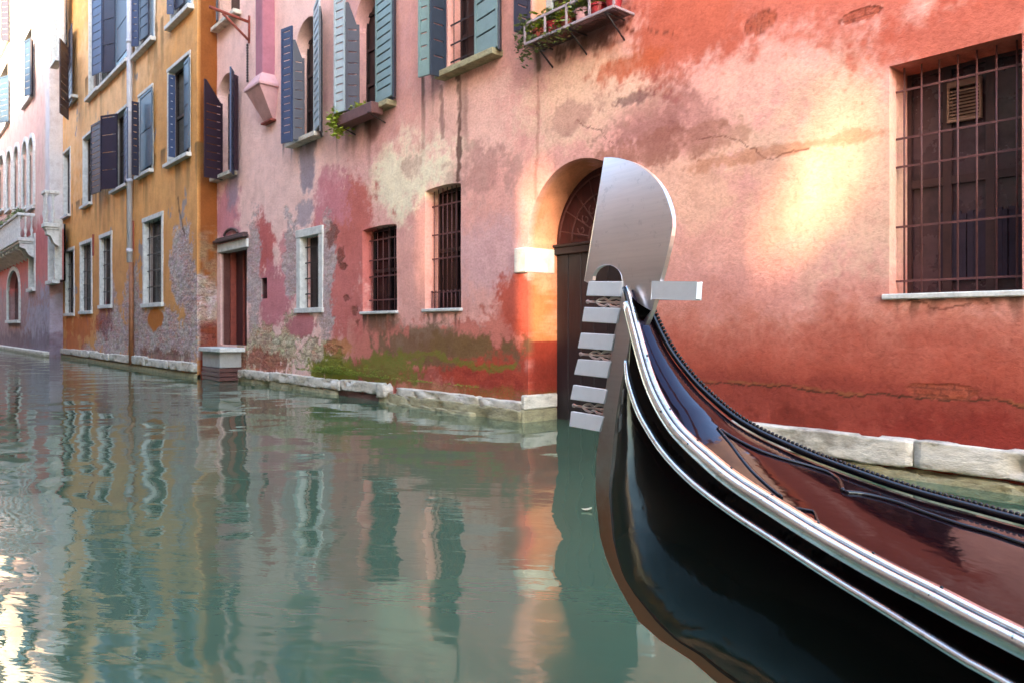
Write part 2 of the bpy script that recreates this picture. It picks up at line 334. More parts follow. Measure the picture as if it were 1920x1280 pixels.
def water_mat():
    m, nt, bs = newmat('canal_water')
    v3 = mapped(nt, (1, 1, 1))
    def axes(a, b):
        g = N(nt, 'ShaderNodeNewGeometry'); o_ = []
        for vec, k in (((.76, .65, 0), a), ((-.65, .76, 0), b)):
            d = N(nt, 'ShaderNodeVectorMath', operation='DOT_PRODUCT'); nt.links.new(g.outputs['Position'], d.inputs[0]); d.inputs[1].default_value = tuple(q * k for q in vec); o_.append(d.outputs['Value'])
        c = N(nt, 'ShaderNodeCombineXYZ'); nt.links.new(o_[0], c.inputs[0]); nt.links.new(o_[1], c.inputs[1]); return c.outputs[0]
    v1 = axes(.75, .8); v2 = axes(.7, 2.0)
    n1 = noise(nt, 1.25, 1.5, 0.45, v1, 0.25); n2 = noise(nt, 4.2, 3, 0.5, v2, 0.4); n3 = noise(nt, 14, 2, 0.5, v2)
    big = noise(nt, 0.22, 2, 0.5, v3)
    br = ramp(nt, big.outputs[0], [(0.42, (0.15,) * 3), (0.62, (1,) * 3)])
    h = math_(nt, 'MULTIPLY', n1.outputs[0], 1.0)
    h = math_(nt, 'ADD', h, math_(nt, 'MULTIPLY', math_(nt, 'MULTIPLY', n2.outputs[0], 0.065), math_(nt, 'ADD', br, 0.25)))
    h = math_(nt, 'ADD', h, math_(nt, 'MULTIPLY', math_(nt, 'MULTIPLY', n3.outputs[0], 0.0022), br))
    c = ramp(nt, big.outputs[0], [(0.3, (0.058, 0.106, 0.062)), (0.7, (0.074, 0.126, 0.074))])
    nt.links.new(c, bs.inputs['Base Color'])
    bs.inputs['Roughness'].default_value = 0.0; bs.inputs['Specular Tint'].default_value = (.78, 1, .87, 1); bs.inputs['IOR'].default_value = 1.78; bs.inputs['Specular IOR Level'].default_value = 0.5
    bump(nt, bs, h, 0.5, 0.062)
    return m
M['water'] = water_mat()

# ------------------------------------------------------------------ walls with openings
def opening(x0, x1, z0, z1, depth, rise=0.0):
    return dict(x0=min(x0, x1), x1=max(x0, x1), z0=z0, z1=z1, depth=depth, rise=rise)
def arc_z(o, x):
    if o['rise'] <= 0: return np.full_like(np.asarray(x, float), o['z1'])
    cx = (o['x0'] + o['x1']) / 2; a = (o['x1'] - o['x0']) / 2
    return o['z1'] - o['rise'] + o['rise'] * np.sqrt(np.clip(1 - ((x - cx) / a) ** 2, 0, 1))
def lines(lo, hi, step, extra):
    L = [lo]
    while L[-1] < hi - 1e-6:
        L.append(min(hi, L[-1] + (step(L[-1]) if callable(step) else step)))
    L = np.array(sorted(set(L) | {e for e in extra if lo < e < hi}))
    ex = np.array(sorted(extra)) if len(extra) else np.array([1e9])
    keep = [0]
    for i in range(1, len(L)):
        if L[i] - L[keep[-1]] < 0.003:
            if np.min(np.abs(ex - L[i])) < 1e-9: keep[-1] = i
            continue
        keep.append(i)
    return L[keep]
def wall_mesh(name, D, x0, x1, z0, z1, ops, paint, off, mat, parent, sx, sz, yback=3.0, side_x=None):
    xs = lines(x0, x1, sx, [o[k] for o in ops for k in ('x0', 'x1')]); zs = lines(z0, z1, sz, [o[k] for o in ops for k in ('z0', 'z1')] + [o['z1'] - o['rise'] for o in ops])
    nx, nz = len(xs), len(zs); X, Z = np.meshgrid(xs, zs, indexing='ij')
    Y = D + off(X, Z)
    idx = np.arange(nx * nz).reshape(nx, nz)
    cx = (xs[:-1] + xs[1:]) / 2; cz = (zs[:-1] + zs[1:]) / 2
    keep = np.ones((nx - 1, nz - 1), bool)
    for o in ops:
        keep &= ~(((cx > o['x0']) & (cx < o['x1']))[:, None] & ((cz > o['z0']) & (cz < o['z1']))[None, :])
    q = np.stack([idx[:-1, :-1], idx[1:, :-1], idx[1:, 1:], idx[:-1, 1:]], -1)[keep]
    V = [np.stack([X, Y, Z], -1).reshape(-1, 3)]; Q = [q]; n = nx * nz
    for o in ops:
        inx = xs[(xs >= o['x0'] - 1e-9) & (xs <= o['x1'] + 1e-9)]
        if o['rise'] > 0:
            inx = np.array(sorted(set(inx) | set(np.linspace(o['x0'], o['x1'], 25))))
            at = arc_z(o, inx); rows = 5
            zz = at[:, None] + (o['z1'] - at)[:, None] * np.linspace(0, 1, rows)[None]; xx = np.repeat(inx[:, None], rows, 1)
            V.append(np.stack([xx, D + off(xx, zz), zz], -1).reshape(-1, 3)); i2 = n + np.arange(len(inx) * rows).reshape(len(inx), rows)
            Q.append(np.stack([i2[:-1, :-1], i2[1:, :-1], i2[1:, 1:], i2[:-1, 1:]], -1).reshape(-1, 4)); n += len(inx) * rows
        # reveals
        inz = zs[(zs >= o['z0'] - 1e-9) & (zs <= o['z1'] - o['rise'] + 1e-9)]
        path = [(o['x0'], z) for z in inz] + [(x, float(arc_z(o, x))) for x in (inx if o['rise'] > 0 else inx[1:-1])] + [(o['x1'], z) for z in inz[::-1]]
        path += [(x, o['z0']) for x in inx[::-1][1:-1]] + [(o['x0'], inz[0])]
        path = np.array(path); ks = 5
        dep = np.linspace(0, 1, ks)
        yy = (D + off(path[:, 0], path[:, 1]))[:, None] * (1 - dep) + (D + o['depth']) * dep
        P = np.stack([np.repeat(path[:, 0:1], ks, 1), yy, np.repeat(path[:, 1:2], ks, 1)], -1)
        V.append(P.reshape(-1, 3)); i2 = n + np.arange(len(path) * ks).reshape(len(path), ks)
        Q.append(np.stack([i2[:-1, :-1], i2[:-1, 1:], i2[1:, 1:], i2[1:, :-1]], -1).reshape(-1, 4)); n += len(path) * ks
    if side_x is not None:      # end face (facing +x) of a building that stands proud of its neighbour
        ys = np.arange(0, yback + 0.05, 0.1); zc = zs
        YY, ZZ = np.meshgrid(ys, zc, indexing='ij'); o0 = off(np.full_like(ZZ, side_x), ZZ)
        P = np.stack([np.full_like(YY, side_x), D + YY + o0 * (YY == 0), ZZ], -1)
        V.append(P.reshape(-1, 3)); i2 = n + np.arange(YY.size).reshape(YY.shape)
        Q.append(np.stack([i2[:-1, :-1], i2[1:, :-1], i2[1:, 1:], i2[:-1, 1:]], -1).reshape(-1, 4)); n += YY.size
    V = np.concatenate(V); Q = np.concatenate(Q)
    me = bpy.data.meshes.new(name)
    me.vertices.add(len(V)); me.vertices.foreach_set('co', V.astype(np.float32).ravel())
    me.loops.add(len(Q) * 4); me.loops.foreach_set('vertex_index', Q.astype(np.int32).ravel())
    me.polygons.add(len(Q)); me.polygons.foreach_set('loop_start', np.arange(0, len(Q) * 4, 4, dtype=np.int32)); me.polygons.foreach_set('loop_total', np.full(len(Q), 4, np.int32))
    me.update(calc_edges=True); me.validate()
    col, mask = paint(V[:, 0] + (V[:, 1] - D) * 0.7, V[:, 2], V[:, 1] - D)
    for nm, arr in (('col', col), ('mask', mask)):
        a = me.color_attributes.new(nm, 'FLOAT_COLOR', 'POINT')
        a.data.foreach_set('color', np.concatenate([arr, np.ones((len(V), 1))], 1).astype(np.float32).ravel())
    return link(name, me, mat, parent)

def rich(c, sat=1.08, con=1.06):
    l = (c @ np.array([.3, .55, .15]))[:, None]; c = np.clip(l + (c - l) * sat, .004, .9)
    return c * (l / .45) ** (con - 1) * .97
class Painter:
    def __init__(s, D, x, z, seed=3):
        s.D = D; s.x = x; s.z = z; s.seed = seed
        s.n1 = fbm(x * 1.3, z * 1.3, seed, 6, 0.6) - 0.5; s.n2 = fbm(x * 5, z * 5, seed + 20, 5, 0.6) - 0.5; s.n3 = fbm(x * 17, z * 17, seed + 50, 4, 0.65) - 0.5
        s.col = np.ones((len(x), 3)) * 0.5; s.mask = np.zeros((len(x), 3))
    def base(s, c): s.col[:] = c
    def put(s, m, c, k=1.0):
        m = np.clip(m * k, 0, 1)[:, None]; s.col = s.col * (1 - m) + np.array(c)[None] * m
    def mul(s, m, c):
        m = np.clip(m, 0, 1)[:, None]; s.col = s.col * (1 - m + m * np.array(c)[None])
    def blob(s, px, py, rx, ry, rough=0.8, soft=0.35, ang=0.0):
        cx, cz = W(px, py, s.D); ax = abs(W(px + rx, py, s.D)[0] - W(px - rx, py, s.D)[0]) / 2; az = abs(W(px, py - ry, s.D)[1] - W(px, py + ry, s.D)[1]) / 2
        dx = (s.x - cx) / ax; dz = (s.z - cz) / az
        if ang: dx, dz = dx + dz * ang, dz
        d = np.sqrt(dx ** 2 + dz ** 2) + rough * (s.n1 * 1.5 + s.n2 * 1.0 + s.n3 * .7)
        return 1 - sstep(1 - soft * .8, 1 + soft * .8, d)
    def below(s, z, amp=0.5, soft=0.12, hard=0.0):
        return 1 - sstep(-soft, soft, s.z - (z + amp * (s.n1 * 1.6 + s.n2 * 0.8 + s.n3 * .6)))
    def drips(s, pxa, pxb, py, length, dens=9.0, thr=0.5, seed=40):
        xa, za = W(pxa, py, s.D); xb, _ = W(pxb, py, s.D); zb = za
        wx_ = s.x + .10 * s.n2 + .05 * s.n3
        st = vnoise(wx_ * dens, s.x * 0 + 3.3 + s.z * 0.25, s.seed + seed)
        ln = length * (0.35 + 0.9 * vnoise(wx_ * dens * 0.7, s.x * 0, s.seed + seed + 1))
        m = sstep(thr, thr + 0.2, st) * ((s.x > min(xa, xb)) & (s.x < max(xa, xb)) & (s.z < za)) * np.clip(1 - (za - s.z) / ln, 0, 1)
        return m
    def stroke(s, pts, width, wob=0.03):
        d = np.full(len(s.x), 9e9)
        P = [W(a, b, s.D) for a, b in pts]
        wx = s.x + wob * s.n2 * 2; wz = s.z + wob * s.n1 * 3 + wob * s.n2 * 2
        for (ax, az), (bx, bz) in zip(P[:-1], P[1:]):
            L = (bx - ax) ** 2 + (bz - az) ** 2; t = np.clip(((wx - ax) * (bx - ax) + (wz - az) * (bz - az)) / L, 0, 1)
            d = np.minimum(d, np.hypot(wx - ax - t * (bx - ax), wz - az - t * (bz - az)))
        return 1 - sstep(width * 0.5, width * 1.3, d)

DP, DO, DF = 6.8, 6.3, 5.8
def off_fn(seed, amp=0.012):
    return lambda x, z: amp * (fbm(np.asarray(x, float) * 1.1, np.asarray(z, float) * 1.1, seed, 4) - 0.5) * 2

def paint_pink(x, z, dy):
    p = Painter(DP, x, z, 3)
    p.base(alb(236, 176, 164, .88))
    # broad tints
    left = sstep(-10.5, -14.5, x); p.put(left, alb(244, 204, 194, .95), 0.95)
    p.put(p.blob(680, 150, 60, 200, 0.8, 0.6), alb(238, 184, 184), 0.6)
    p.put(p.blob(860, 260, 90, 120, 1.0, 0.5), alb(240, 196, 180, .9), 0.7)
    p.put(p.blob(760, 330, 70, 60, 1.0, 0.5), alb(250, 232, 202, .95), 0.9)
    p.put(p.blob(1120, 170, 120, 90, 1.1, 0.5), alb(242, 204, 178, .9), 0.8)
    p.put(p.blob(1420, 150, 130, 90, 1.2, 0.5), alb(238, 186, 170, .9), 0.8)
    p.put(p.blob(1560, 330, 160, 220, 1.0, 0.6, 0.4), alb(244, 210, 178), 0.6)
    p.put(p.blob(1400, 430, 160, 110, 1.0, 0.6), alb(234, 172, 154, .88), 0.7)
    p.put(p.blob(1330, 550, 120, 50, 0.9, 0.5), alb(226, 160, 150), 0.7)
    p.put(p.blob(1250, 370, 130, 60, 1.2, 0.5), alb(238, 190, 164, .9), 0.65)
    p.put(p.blob(920, 480, 90, 70, 0.9, 0.6), alb(230, 186, 186), 0.7)
    # salmon red top right
    p.put(p.blob(1560, -90, 520, 170, 0.75, 0.35), alb(216, 122, 104), 0.95)
    p.put(p.blob(1290, 60, 130, 80, 0.9, 0.4), alb(214, 116, 94), 0.9)
    p.put(p.blob(1810, 60, 190, 70, 0.8, 0.5), alb(208, 110, 90), 0.9)
    p.put(p.blob(1180, 120, 70, 25, 1.2, 0.4), alb(214, 110, 76), 0.7)
    
    # purplish grime clouds
    for b in ((1215, 215, 90, 55), (1190, 250, 60, 40), (1300, 215, 60, 40), (1080, 215, 40, 25), (770, 310, 18, 28), (900, 330, 45, 40)):
        p.put(p.blob(*b, 1.7, 0.45), alb(172, 112, 106), 0.45)
    p.put(p.blob(1240, 270, 130, 22, 1.8, 0.4), alb(170, 108, 86), 0.5)
    p.put(p.blob(1470, 282, 120, 12, 1.5, 0.4), alb(196, 122, 84), 0.5)
    p.put(p.blob(1180, 190, 30, 14, 1.6, 0.3), alb(110, 70, 76), 0.6)
    # saturated red band low down
    dep = p.below(1.5, 0.5, 0.4) * sstep(-6.2, -5.2, x); p.put(dep, alb(212, 130, 108), 0.85)
    p.put(p.below(1.15, 0.35, 0.38) * sstep(-6.2, -5.2, x), alb(188, 94, 76))
    p.put(p.below(0.8, 0.15, 0.1) * sstep(-6.2, -5.2, x), alb(164, 76, 62))
    p.put(p.blob(1820, 830, 260, 60, 1.3, 0.4), alb(140, 44, 36), 0.6)
    p.put(p.blob(1500, 790, 100, 30, 1.5, 0.4), alb(128, 48, 34), 0.55)
    p.put(p.below(1.32, 0.75, 0.1) * sstep(-13.6, -12.2, x) * (1 - sstep(-7, -5.5, x)), alb(218, 128, 112), 0.9)
    p.put(p.blob(640, 500, 60, 170, 0.8, 0.28), alb(216, 118, 110), 0.9)
    p.put(p.blob(655, 400, 30, 60, 0.9, 0.3), alb(214, 122, 110), 0.8)
    p.put(p.blob(970, 570, 45, 60, 0.9, 0.3), alb(208, 92, 70), 0.9)
    p.put(p.blob(910, 690, 110, 60, 1.0, 0.3), alb(196, 82, 62), 0.95)
    p.put(p.blob(620, 360, 30, 60, 1.0, 0.3), alb(226, 150, 158), 0.8)
    p.put(p.blob(540, 460, 22, 30, 1.0, 0.3), alb(220, 130, 138), 0.7)
    # left part near the corner
    p.put(p.blob(490, 470, 26, 60, 0.9, 0.3), alb(214, 112, 108), 0.95)
    p.put(p.blob(515, 560, 40, 70, 0.9, 0.3), alb(216, 132, 140), 0.9)
    p.put(p.blob(425, 400, 22, 60, 0.8, 0.4), alb(226, 150, 160), 0.9)
    p.put(p.blob(436, 345, 10, 50, 0.8, 0.4), alb(176, 160, 176), 0.8)
    p.put(p.blob(576, 300, 15, 70, 0.6, 0.25), alb(172, 158, 168), 0.95)
    p.put(p.blob(570, 400, 16, 30, 0.8, 0.25), alb(178, 164, 172), 0.8)
    for b in ((475, 540, 14, 110), (545, 480, 14, 70), (615, 470, 12, 60), (610, 600, 16, 50)):
        m = p.blob(*b, 1.3, 0.25); p.put(m, alb(204, 188, 184, .9), 0.9); p.mask[:, 0] = np.maximum(p.mask[:, 0], m * 0.6)
    for b in ((520, 655, 70, 45), (560, 610, 30, 40), (455, 690, 30, 30), (600, 665, 40, 30)):
        m = p.blob(*b, 1.2, 0.2); p.put(m, alb(212, 198, 168, .92), 0.95); p.mask[:, 0] = np.maximum(p.mask[:, 0], m)
    m = p.blob(505, 678, 45, 20, 1.8, 0.3); p.put(m, alb(196, 120, 100), 0.8)
    m = p.blob(566, 610, 26, 26, 0.7, 0.2); p.put(m, alb(206, 120, 130), 0.9); p.mask[:, 0] *= 1 - m
    # peeled pocks on the red plaster
    for b in ((645, 500, 8, 8), (650, 560, 9, 10), (665, 585, 7, 12), (622, 440, 9, 18), (640, 480, 5, 14), (668, 605, 6, 9)):
        m = p.blob(*b, 1.6, 0.25); p.put(m, alb(150, 90, 74), 0.8); p.mask[:, 0] = np.maximum(p.mask[:, 0], m * 0.7)
    # grime and moss under the grilled windows
    p.put(p.blob(830, 650, 130, 34, 1.2, 0.3), alb(128, 104, 76), 0.85)
    p.put(p.blob(712, 605, 34, 22, 1.0, 0.4), alb(120, 92, 66), 0.7)
    p.put(p.blob(880, 650, 60, 24, 1.2, 0.3), alb(138, 104, 66), 0.8)
    m = p.blob(670, 690, 80, 26, 1.4, 0.3); p.put(m, alb(150, 122, 62), 0.85); p.mask[:, 1] = np.maximum(p.mask[:, 1], m)
    m = p.blob(625, 695, 50, 22, 1.2, 0.3); p.put(m, alb(160, 148, 34), 0.95); p.mask[:, 1] = np.maximum(p.mask[:, 1], m)
    m = p.stroke([(640, 690), (780, 672), (880, 676), (960, 690)], 0.05, 0.12); p.put(m, alb(150, 118, 50), 0.7); p.mask[:, 1] = np.maximum(p.mask[:, 1], m * 0.8)
    m = p.blob(880, 735, 150, 14, 1.2, 0.4); p.mask[:, 1] = np.maximum(p.mask[:, 1], m * 0.6)
    p.put(p.blob(640, 650, 30, 18, 1.1, 0.3), alb(206, 140, 90), 0.8)
    # lower worn relief
    wl = p.below(0.62, 0.2, 0.05) * (1 - sstep(-7.4, -7.0, x)) * sstep(-13, -12, x); p.put(wl * (p.n2 > 0.04), alb(160, 62, 52), 0.5); p.mask[:, 0] = np.maximum(p.mask[:, 0], wl * 0.25)
    # water drips below sills
    for a in ((790, 940, 128, 1.6, 7, 0.55, 40), (630, 740, 215, 1.3, 7, 0.5, 60), (530, 605, 270, 0.6, 7, 0.5, 80), (985, 1160, 60, 0.7, 9, 0.45, 90), (1660, 1920, 552, 0.25, 16, 0.35, 95), (795, 862, 588, 0.3, 16, 0.35, 99), (680, 744, 590, 0.3, 16, 0.35, 97)):
        p.put(p.drips(*a), alb(92, 70, 56), 0.95)
    p.put(p.stroke([(858, 150), (860, 220), (862, 300), (862, 338)], 0.06, 0.10) * sstep(-.35, .1, p.n2 + .15), alb(96, 64, 52), 0.85)
    p.put(p.stroke([(826, 165), (828, 260)], 0.05, 0.10), alb(130, 90, 86), 0.6)
    p.put(p.stroke([(690, 215), (700, 245)], 0.22, 0.05), alb(96, 48, 40), 0.7)
    p.put(p.stroke([(1008, 80), (1010, 200), (1006, 330), (1004, 455)], 0.03, 0.06) * sstep(-.3, .1, p.n2 + .1), alb(206, 140, 124), 0.6)  # shading of a slight pilaster edge, painted in as a line
    p.put(p.stroke([(1008, 88), (1010, 130)], 0.05, 0.02), alb(96, 80, 50), 0.8)
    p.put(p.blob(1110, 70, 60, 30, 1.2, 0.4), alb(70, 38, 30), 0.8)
    # long crack across the red band, plus patches of bare brick
    for pts in ([(1300, 716), (1420, 718), (1560, 730), (1700, 742), (1840, 748), (1990, 772)],):
        p.put(p.stroke(pts, 0.009, 0.06) * sstep(-.3, .0, p.n2 + .15), alb(80, 50, 30), 0.9); p.put(p.stroke([(a, b - 5) for a, b in pts], 0.016, 0.06) * sstep(-.1, .1, p.n2), alb(160, 112, 66), 0.45)
    for cx_, cy_, rw, rh, tilt in ((1765, 733, 70, 15, 0.08), (1612, 30, 40, 13, -0.25), (1425, 44, 34, 24, -0.3)):
        m = p.blob(cx_, cy_, rw, rh, 0.5, 0.1); edge = np.clip(m * (1 - m) * 4, 0, 1)
        fx = x / 0.21; fz = z / 0.065; row = np.floor(fz); ff = (fx + 0.5 * (row % 2)) % 1.0; gz = fz % 1.0
        mort = ((ff < 0.07) | (gz < 0.16)).astype(float)
        p.put(m, alb(184, 96, 70), 0.7); p.put(m * mort * (p.n3 > -.12), alb(104, 56, 44), 0.55); p.put(edge * (p.n2 > -.03), alb(96, 48, 36), 0.5); p.mask[:, 0] = np.maximum(p.mask[:, 0], m * .5)
    # fine cracks
    for pts in ([(1300, 270), (1360, 262), (1440, 300), (1520, 275)], [(1080, 232), (1120, 240), (1150, 268)], [(1180, 60), (1210, 52), (1260, 70)], [(700, 95), (712, 105)], [(1700, 560), (1760, 575), (1850, 566)]):
        p.put(p.stroke(pts, 0.007, 0.05), alb(120, 64, 50), 0.7)
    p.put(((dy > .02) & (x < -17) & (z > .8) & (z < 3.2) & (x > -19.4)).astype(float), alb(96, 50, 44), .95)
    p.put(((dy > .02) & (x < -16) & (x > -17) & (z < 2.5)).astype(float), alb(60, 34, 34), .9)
    # door jambs tinted orange: their warm light is painted into the colour
    door = (dy > 0.02) & (x > -7.9) & (x < -6.5); p.put(door.astype(float), alb(222, 150, 96), 0.6)
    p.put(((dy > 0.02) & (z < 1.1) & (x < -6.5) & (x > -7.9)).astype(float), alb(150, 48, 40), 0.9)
    return np.clip(rich(p.col), 0.01, 0.85), np.clip(p.mask, 0, 1)

def paint_orange(x, z, dy):
    p = Painter(DO, x, z, 11)
    p.base(alb(238, 176, 112, .88))
    p.put(p.blob(200, 150, 120, 150, 1.0, 0.6), alb(246, 200, 152, .9), 0.8)
    p.put(p.blob(330, 200, 60, 160, 1.0, 0.5), alb(230, 170, 108), 0.8)
    p.put(p.below(4.2, 1.2, 0.8), alb(220, 156, 100), 0.6)
    rv = (dy > .01) & (x < -20.2); p.put(rv.astype(float), alb(168, 160, 160), .9)
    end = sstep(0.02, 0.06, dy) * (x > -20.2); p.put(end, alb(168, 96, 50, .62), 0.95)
    for a in ((160, 300, 150, 2.8, 3.0, 0.42, 40), (250, 310, 90, 2.0, 3.0, .45, 44), (150, 300, 350, 2.6, 3.0, 0.4, 60), (110, 310, 400, 1.2, 4.0, 0.5, 70), (310, 400, 300, 1.6, 3.0, 0.5, 80)):
        p.put(p.drips(*a), alb(128, 98, 62), 0.85)
    # fallen plaster: grey rubble at the foot
    for b in ((320, 640, 50, 60), (340, 500, 20, 70), (360, 580, 20, 60), (265, 620, 30, 60), (210, 635, 30, 50), (245, 560, 14, 60), (205, 560, 10, 40), (165, 665, 16, 18), (345, 450, 10, 30)):
        m = p.blob(*b, 0.9, 0.15); p.put(m, alb(206, 190, 184, .92), 0.97); p.mask[:, 0] = np.maximum(p.mask[:, 0], m)
    p.put(p.blob(195, 600, 12, 30, 1.0, 0.3), alb(168, 100, 104), 0.8)
    m = p.blob(290, 598, 14, 20, 0.6, 0.2); p.put(m, alb(206, 126, 60)); p.mask[:, 0] *= 1 - m
    m = p.blob(310, 670, 40, 14, 1.3, 0.3); p.put(m, alb(150, 100, 80), 0.8)
    m = p.blob(150, 610, 30, 20, 1.0, 0.3); p.put(m, alb(210, 110, 60), 0.8)
    m = p.blob(135, 650, 18, 24, 1.0, 0.3); p.put(m, alb(214, 120, 80), 0.8)
    p.put(p.stroke([(333, 370), (337, 400), (345, 440)], 0.05, 0.08), alb(70, 42, 24), 0.8)
    m = end * sstep(0.42, 0.5, fbm(x * 0 + z * 2.2, dy * 6, 5)) * p.below(3.6, 0.8, 0.2); p.put(m, alb(176, 150, 120), 0.6); p.mask[:, 0] = np.maximum(p.mask[:, 0], m * 0.7)
    m = end * p.below(1.5, 0.4, 0.2); p.put(m, alb(150, 52, 24), 0.8)
    return np.clip(rich(p.col), 0.01, 0.85), np.clip(p.mask, 0, 1)

def paint_far(x, z, dy):
    p = Painter(DF, x, z, 23)
    p.base(alb(240, 205, 192)); p.put(sstep(6.5, 9.5, z), alb(242, 216, 196), 0.9); p.put(sstep(11, 13.5, z), alb(246, 238, 226), 0.9)  # upper wall whitened: its sunlit glare is painted into the colour
    p.put(p.blob(20, 260, 80, 120, 1.0, 0.6), alb(238, 188, 180), 0.6)
    p.put(p.below(6.0, 0.8, 0.4), alb(218, 118, 116), 0.85)
    p.put(p.below(3.2, 1.4, 0.25), alb(184, 156, 156), 0.9)
    m = p.blob(85, 610, 40, 60, 0.9, 0.2); p.put(m, alb(182, 172, 186), 0.95)
    p.put(p.below(1.0, 0.8, 0.3), alb(120, 96, 108), 0.6)
    p.put(sstep(-38.6, -38.0, x) * (z > 5.4), alb(226, 222, 222), 0.9)
    m = p.below(2.6, 1.4, 0.3) * (p.n2 > 0.02); p.mask[:, 0] = m * 0.5
    return np.clip(rich(p.col), 0.01, 0.85), np.clip(p.mask, 0, 1)

# ------------------------------------------------------------------ building details
def louvre_leaf(pts_a, pts_b, z0, z1, mat, name, parent, thick=0.035, slat=0.16, arched=0.0):
    """a shutter leaf standing between plan points a and b, from z0 to z1: frame rails, stiles and overlapping boards"""
    a = np.array(pts_a, float); b = np.array(pts_b, float); d = b - a; L = np.linalg.norm(d); d /= L; n = np.array([-d[1], d[0]])
    mb = MB()
    def bx(u0, u1, w0, w1, q0, q1):
        P = [a + d * u + n * ww for u, ww in ((u0, w0), (u1, w0), (u1, w1), (u0, w1))]
        mb.add([(p[0], p[1], q0) for p in P] + [(p[0], p[1], q1) for p in P], [(0,3,2,1),(4,5,6,7),(0,1,5,4),(1,2,6,5),(2,3,7,6),(3,0,4,7)])
    st = 0.05; t = thick / 2
    top1 = z1 - arched
    bx(0, st, -t, t, z0, z1); bx(L - st, L, -t, t, z0, top1)
    bx(st, L - st, -t * .96, t * .96, z0, z0 + 0.07)
    if arched > 0:
        m = 18
        for k in range(m):
            u0 = st + (L - 2 * st) * k / m; u1 = st + (L - 2 * st) * (k + 1) / m
            bx(u0, u1, -t * .96, t * .96, top1 - 0.08, z1 - arched * (k + .5) / m)
    else: bx(st, L - st, -t * .96, t * .96, z1 - 0.07, z1)
    z = z0 + 0.07; zt = top1 - 0.07 if arched <= 0 else top1 - 0.08
    k = max(1, int(round((zt - z) / slat))); h = (zt - z) / k
    for i in range(k):
        q0 = z + i * h; q1 = q0 + h - 0.022; P = []
        for u, ww, q in ((st, -t * .7, q0), (L - st, -t * .7, q0), (L - st, t * .75, q0), (st, t * .75, q0), (st, -t * .2, q1), (L - st, -t * .2, q1), (L - st, t * .2, q1), (st, t * .2, q1)):
            pp = a + d * u + n * ww; P.append((pp[0], pp[1], q))
        mb.add(P, [(0,3,2,1),(4,5,6,7),(0,1,5,4),(1,2,6,5),(2,3,7,6),(3,0,4,7)])
    return mb.build(name, mat, parent)
def leaf_at(pxa, Da, pxb, Db, ybot, ytop, mat, parent, slat=.16, arched=0.0, far_end=False):
    xa, za = W(pxa, ybot, Da); xb, _ = W(pxb, ybot, Db); z1 = W(pxa, ytop, Da)[1]
    if far_end: za = W(pxb, ybot, Db)[1]; z1 = W(pxb, ytop, Db)[1]
    return louvre_leaf((xa, Da), (xb, Db), za, z1, M[mat], 'shutter', parent, slat=slat, arched=arched)
def pane_part(o, D, parent, mat='dark', cross=True, name='window'):
    y = D + o['depth']; cx = (o['x0'] + o['x1']) / 2
    mb = MB(); e = 0.004
    xs = np.linspace(o['x0'] - .03, o['x1'] + .03, 21); zt = arc_z(o, np.clip(xs, o['x0'], o['x1'])) + .03
    fr = [(x, y - e, o['z0'] - .03) for x in xs] + [(x, y - e, float(q)) for x, q in zip(xs, zt)]
    bk = [(p[0], y + .06, p[2]) for p in fr]; n = 21
    fs = [(k, k + 1, n + k + 1, n + k) for k in range(n - 1)]
    fs += [(2 * n + k, 3 * n + k, 3 * n + k + 1, 2 * n + k + 1) for k in range(n - 1)]
    mb.add(fr + bk, fs); return mb.build(name, M[mat], parent)
def casement(o, D, parent, mat, nv=2, nh=3, w=0.05, name='frame'):
    y = D + o['depth']; mb = MB(); zt = o['z1'] - o['rise'] * .5
    for k in range(nv + 1):
        x = o['x0'] + (o['x1'] - o['x0']) * k / nv; mb.box(max(x - w / 2, o['x0']), min(x + w / 2, o['x1']), y - .045, y - .006, o['z0'], float(arc_z(o, np.clip(x, o['x0'] + .04, o['x1'] - .04))))
    for k in range(nh + 1):
        z = o['z0'] + (zt - o['z0']) * k / nh; mb.box(o['x0'] + .002, o['x1'] - .002, y - .04, y - .008, max(z - w / 2, o['z0']), z + w / 2)
    return mb.build(name, mat, parent)
def grille(o, D, parent, nv, hz, mat, y=None, r=0.009, flat=0.012, name='grille'):
    yy = D + (y if y is not None else o['depth'] * 0.45); mb = MB()
    for k in range(nv):
        x = o['x0'] + (o['x1'] - o['x0']) * (k + .5) / nv
        mb.tube([(x, yy, o['z0'] + .002), (x, yy, float(arc_z(o, x)) - .002)], r, 6)
    for q in hz:
        z = o['z0'] + (o['z1'] - o['z0']) * q; mb.box(o['x0'] + .002, o['x1'] - .002, yy - r * .8, yy + r * .8, z - flat, z + flat)
    return mb.build(name, mat, parent)
def sill_part(o, D, parent, mat, proj=0.09, th=0.06, over=0.06, name='sill'):
    return MB().box(o['x0'] - over, o['x1'] + over, D - proj, D + min(o['depth'] * .8, .14), o['z0'] - th, o['z0'] + 0.004, 0.008).build(name, mat, parent)
def surround(o, D, parent, mat, w=0.12, proj=0.03, name='frame', lintel=None):
    mb = MB(); lw = lintel or w
    mb.box(o['x0'] - w, o['x0'] + .006, D - proj, D + o['depth'] * .7, o['z0'] + .004, o['z1'], 0.006)
    mb.box(o['x1'] - .006, o['x1'] + w, D - proj, D + o['depth'] * .7, o['z0'] + .004, o['z1'], 0.006)
    mb.box(o['x0'] - w - .015, o['x1'] + w + .015, D - proj - .012, D + o['depth'] * .7, o['z1'] - .004, o['z1'] + lw, 0.006)
    return mb.build(name, mat, parent)
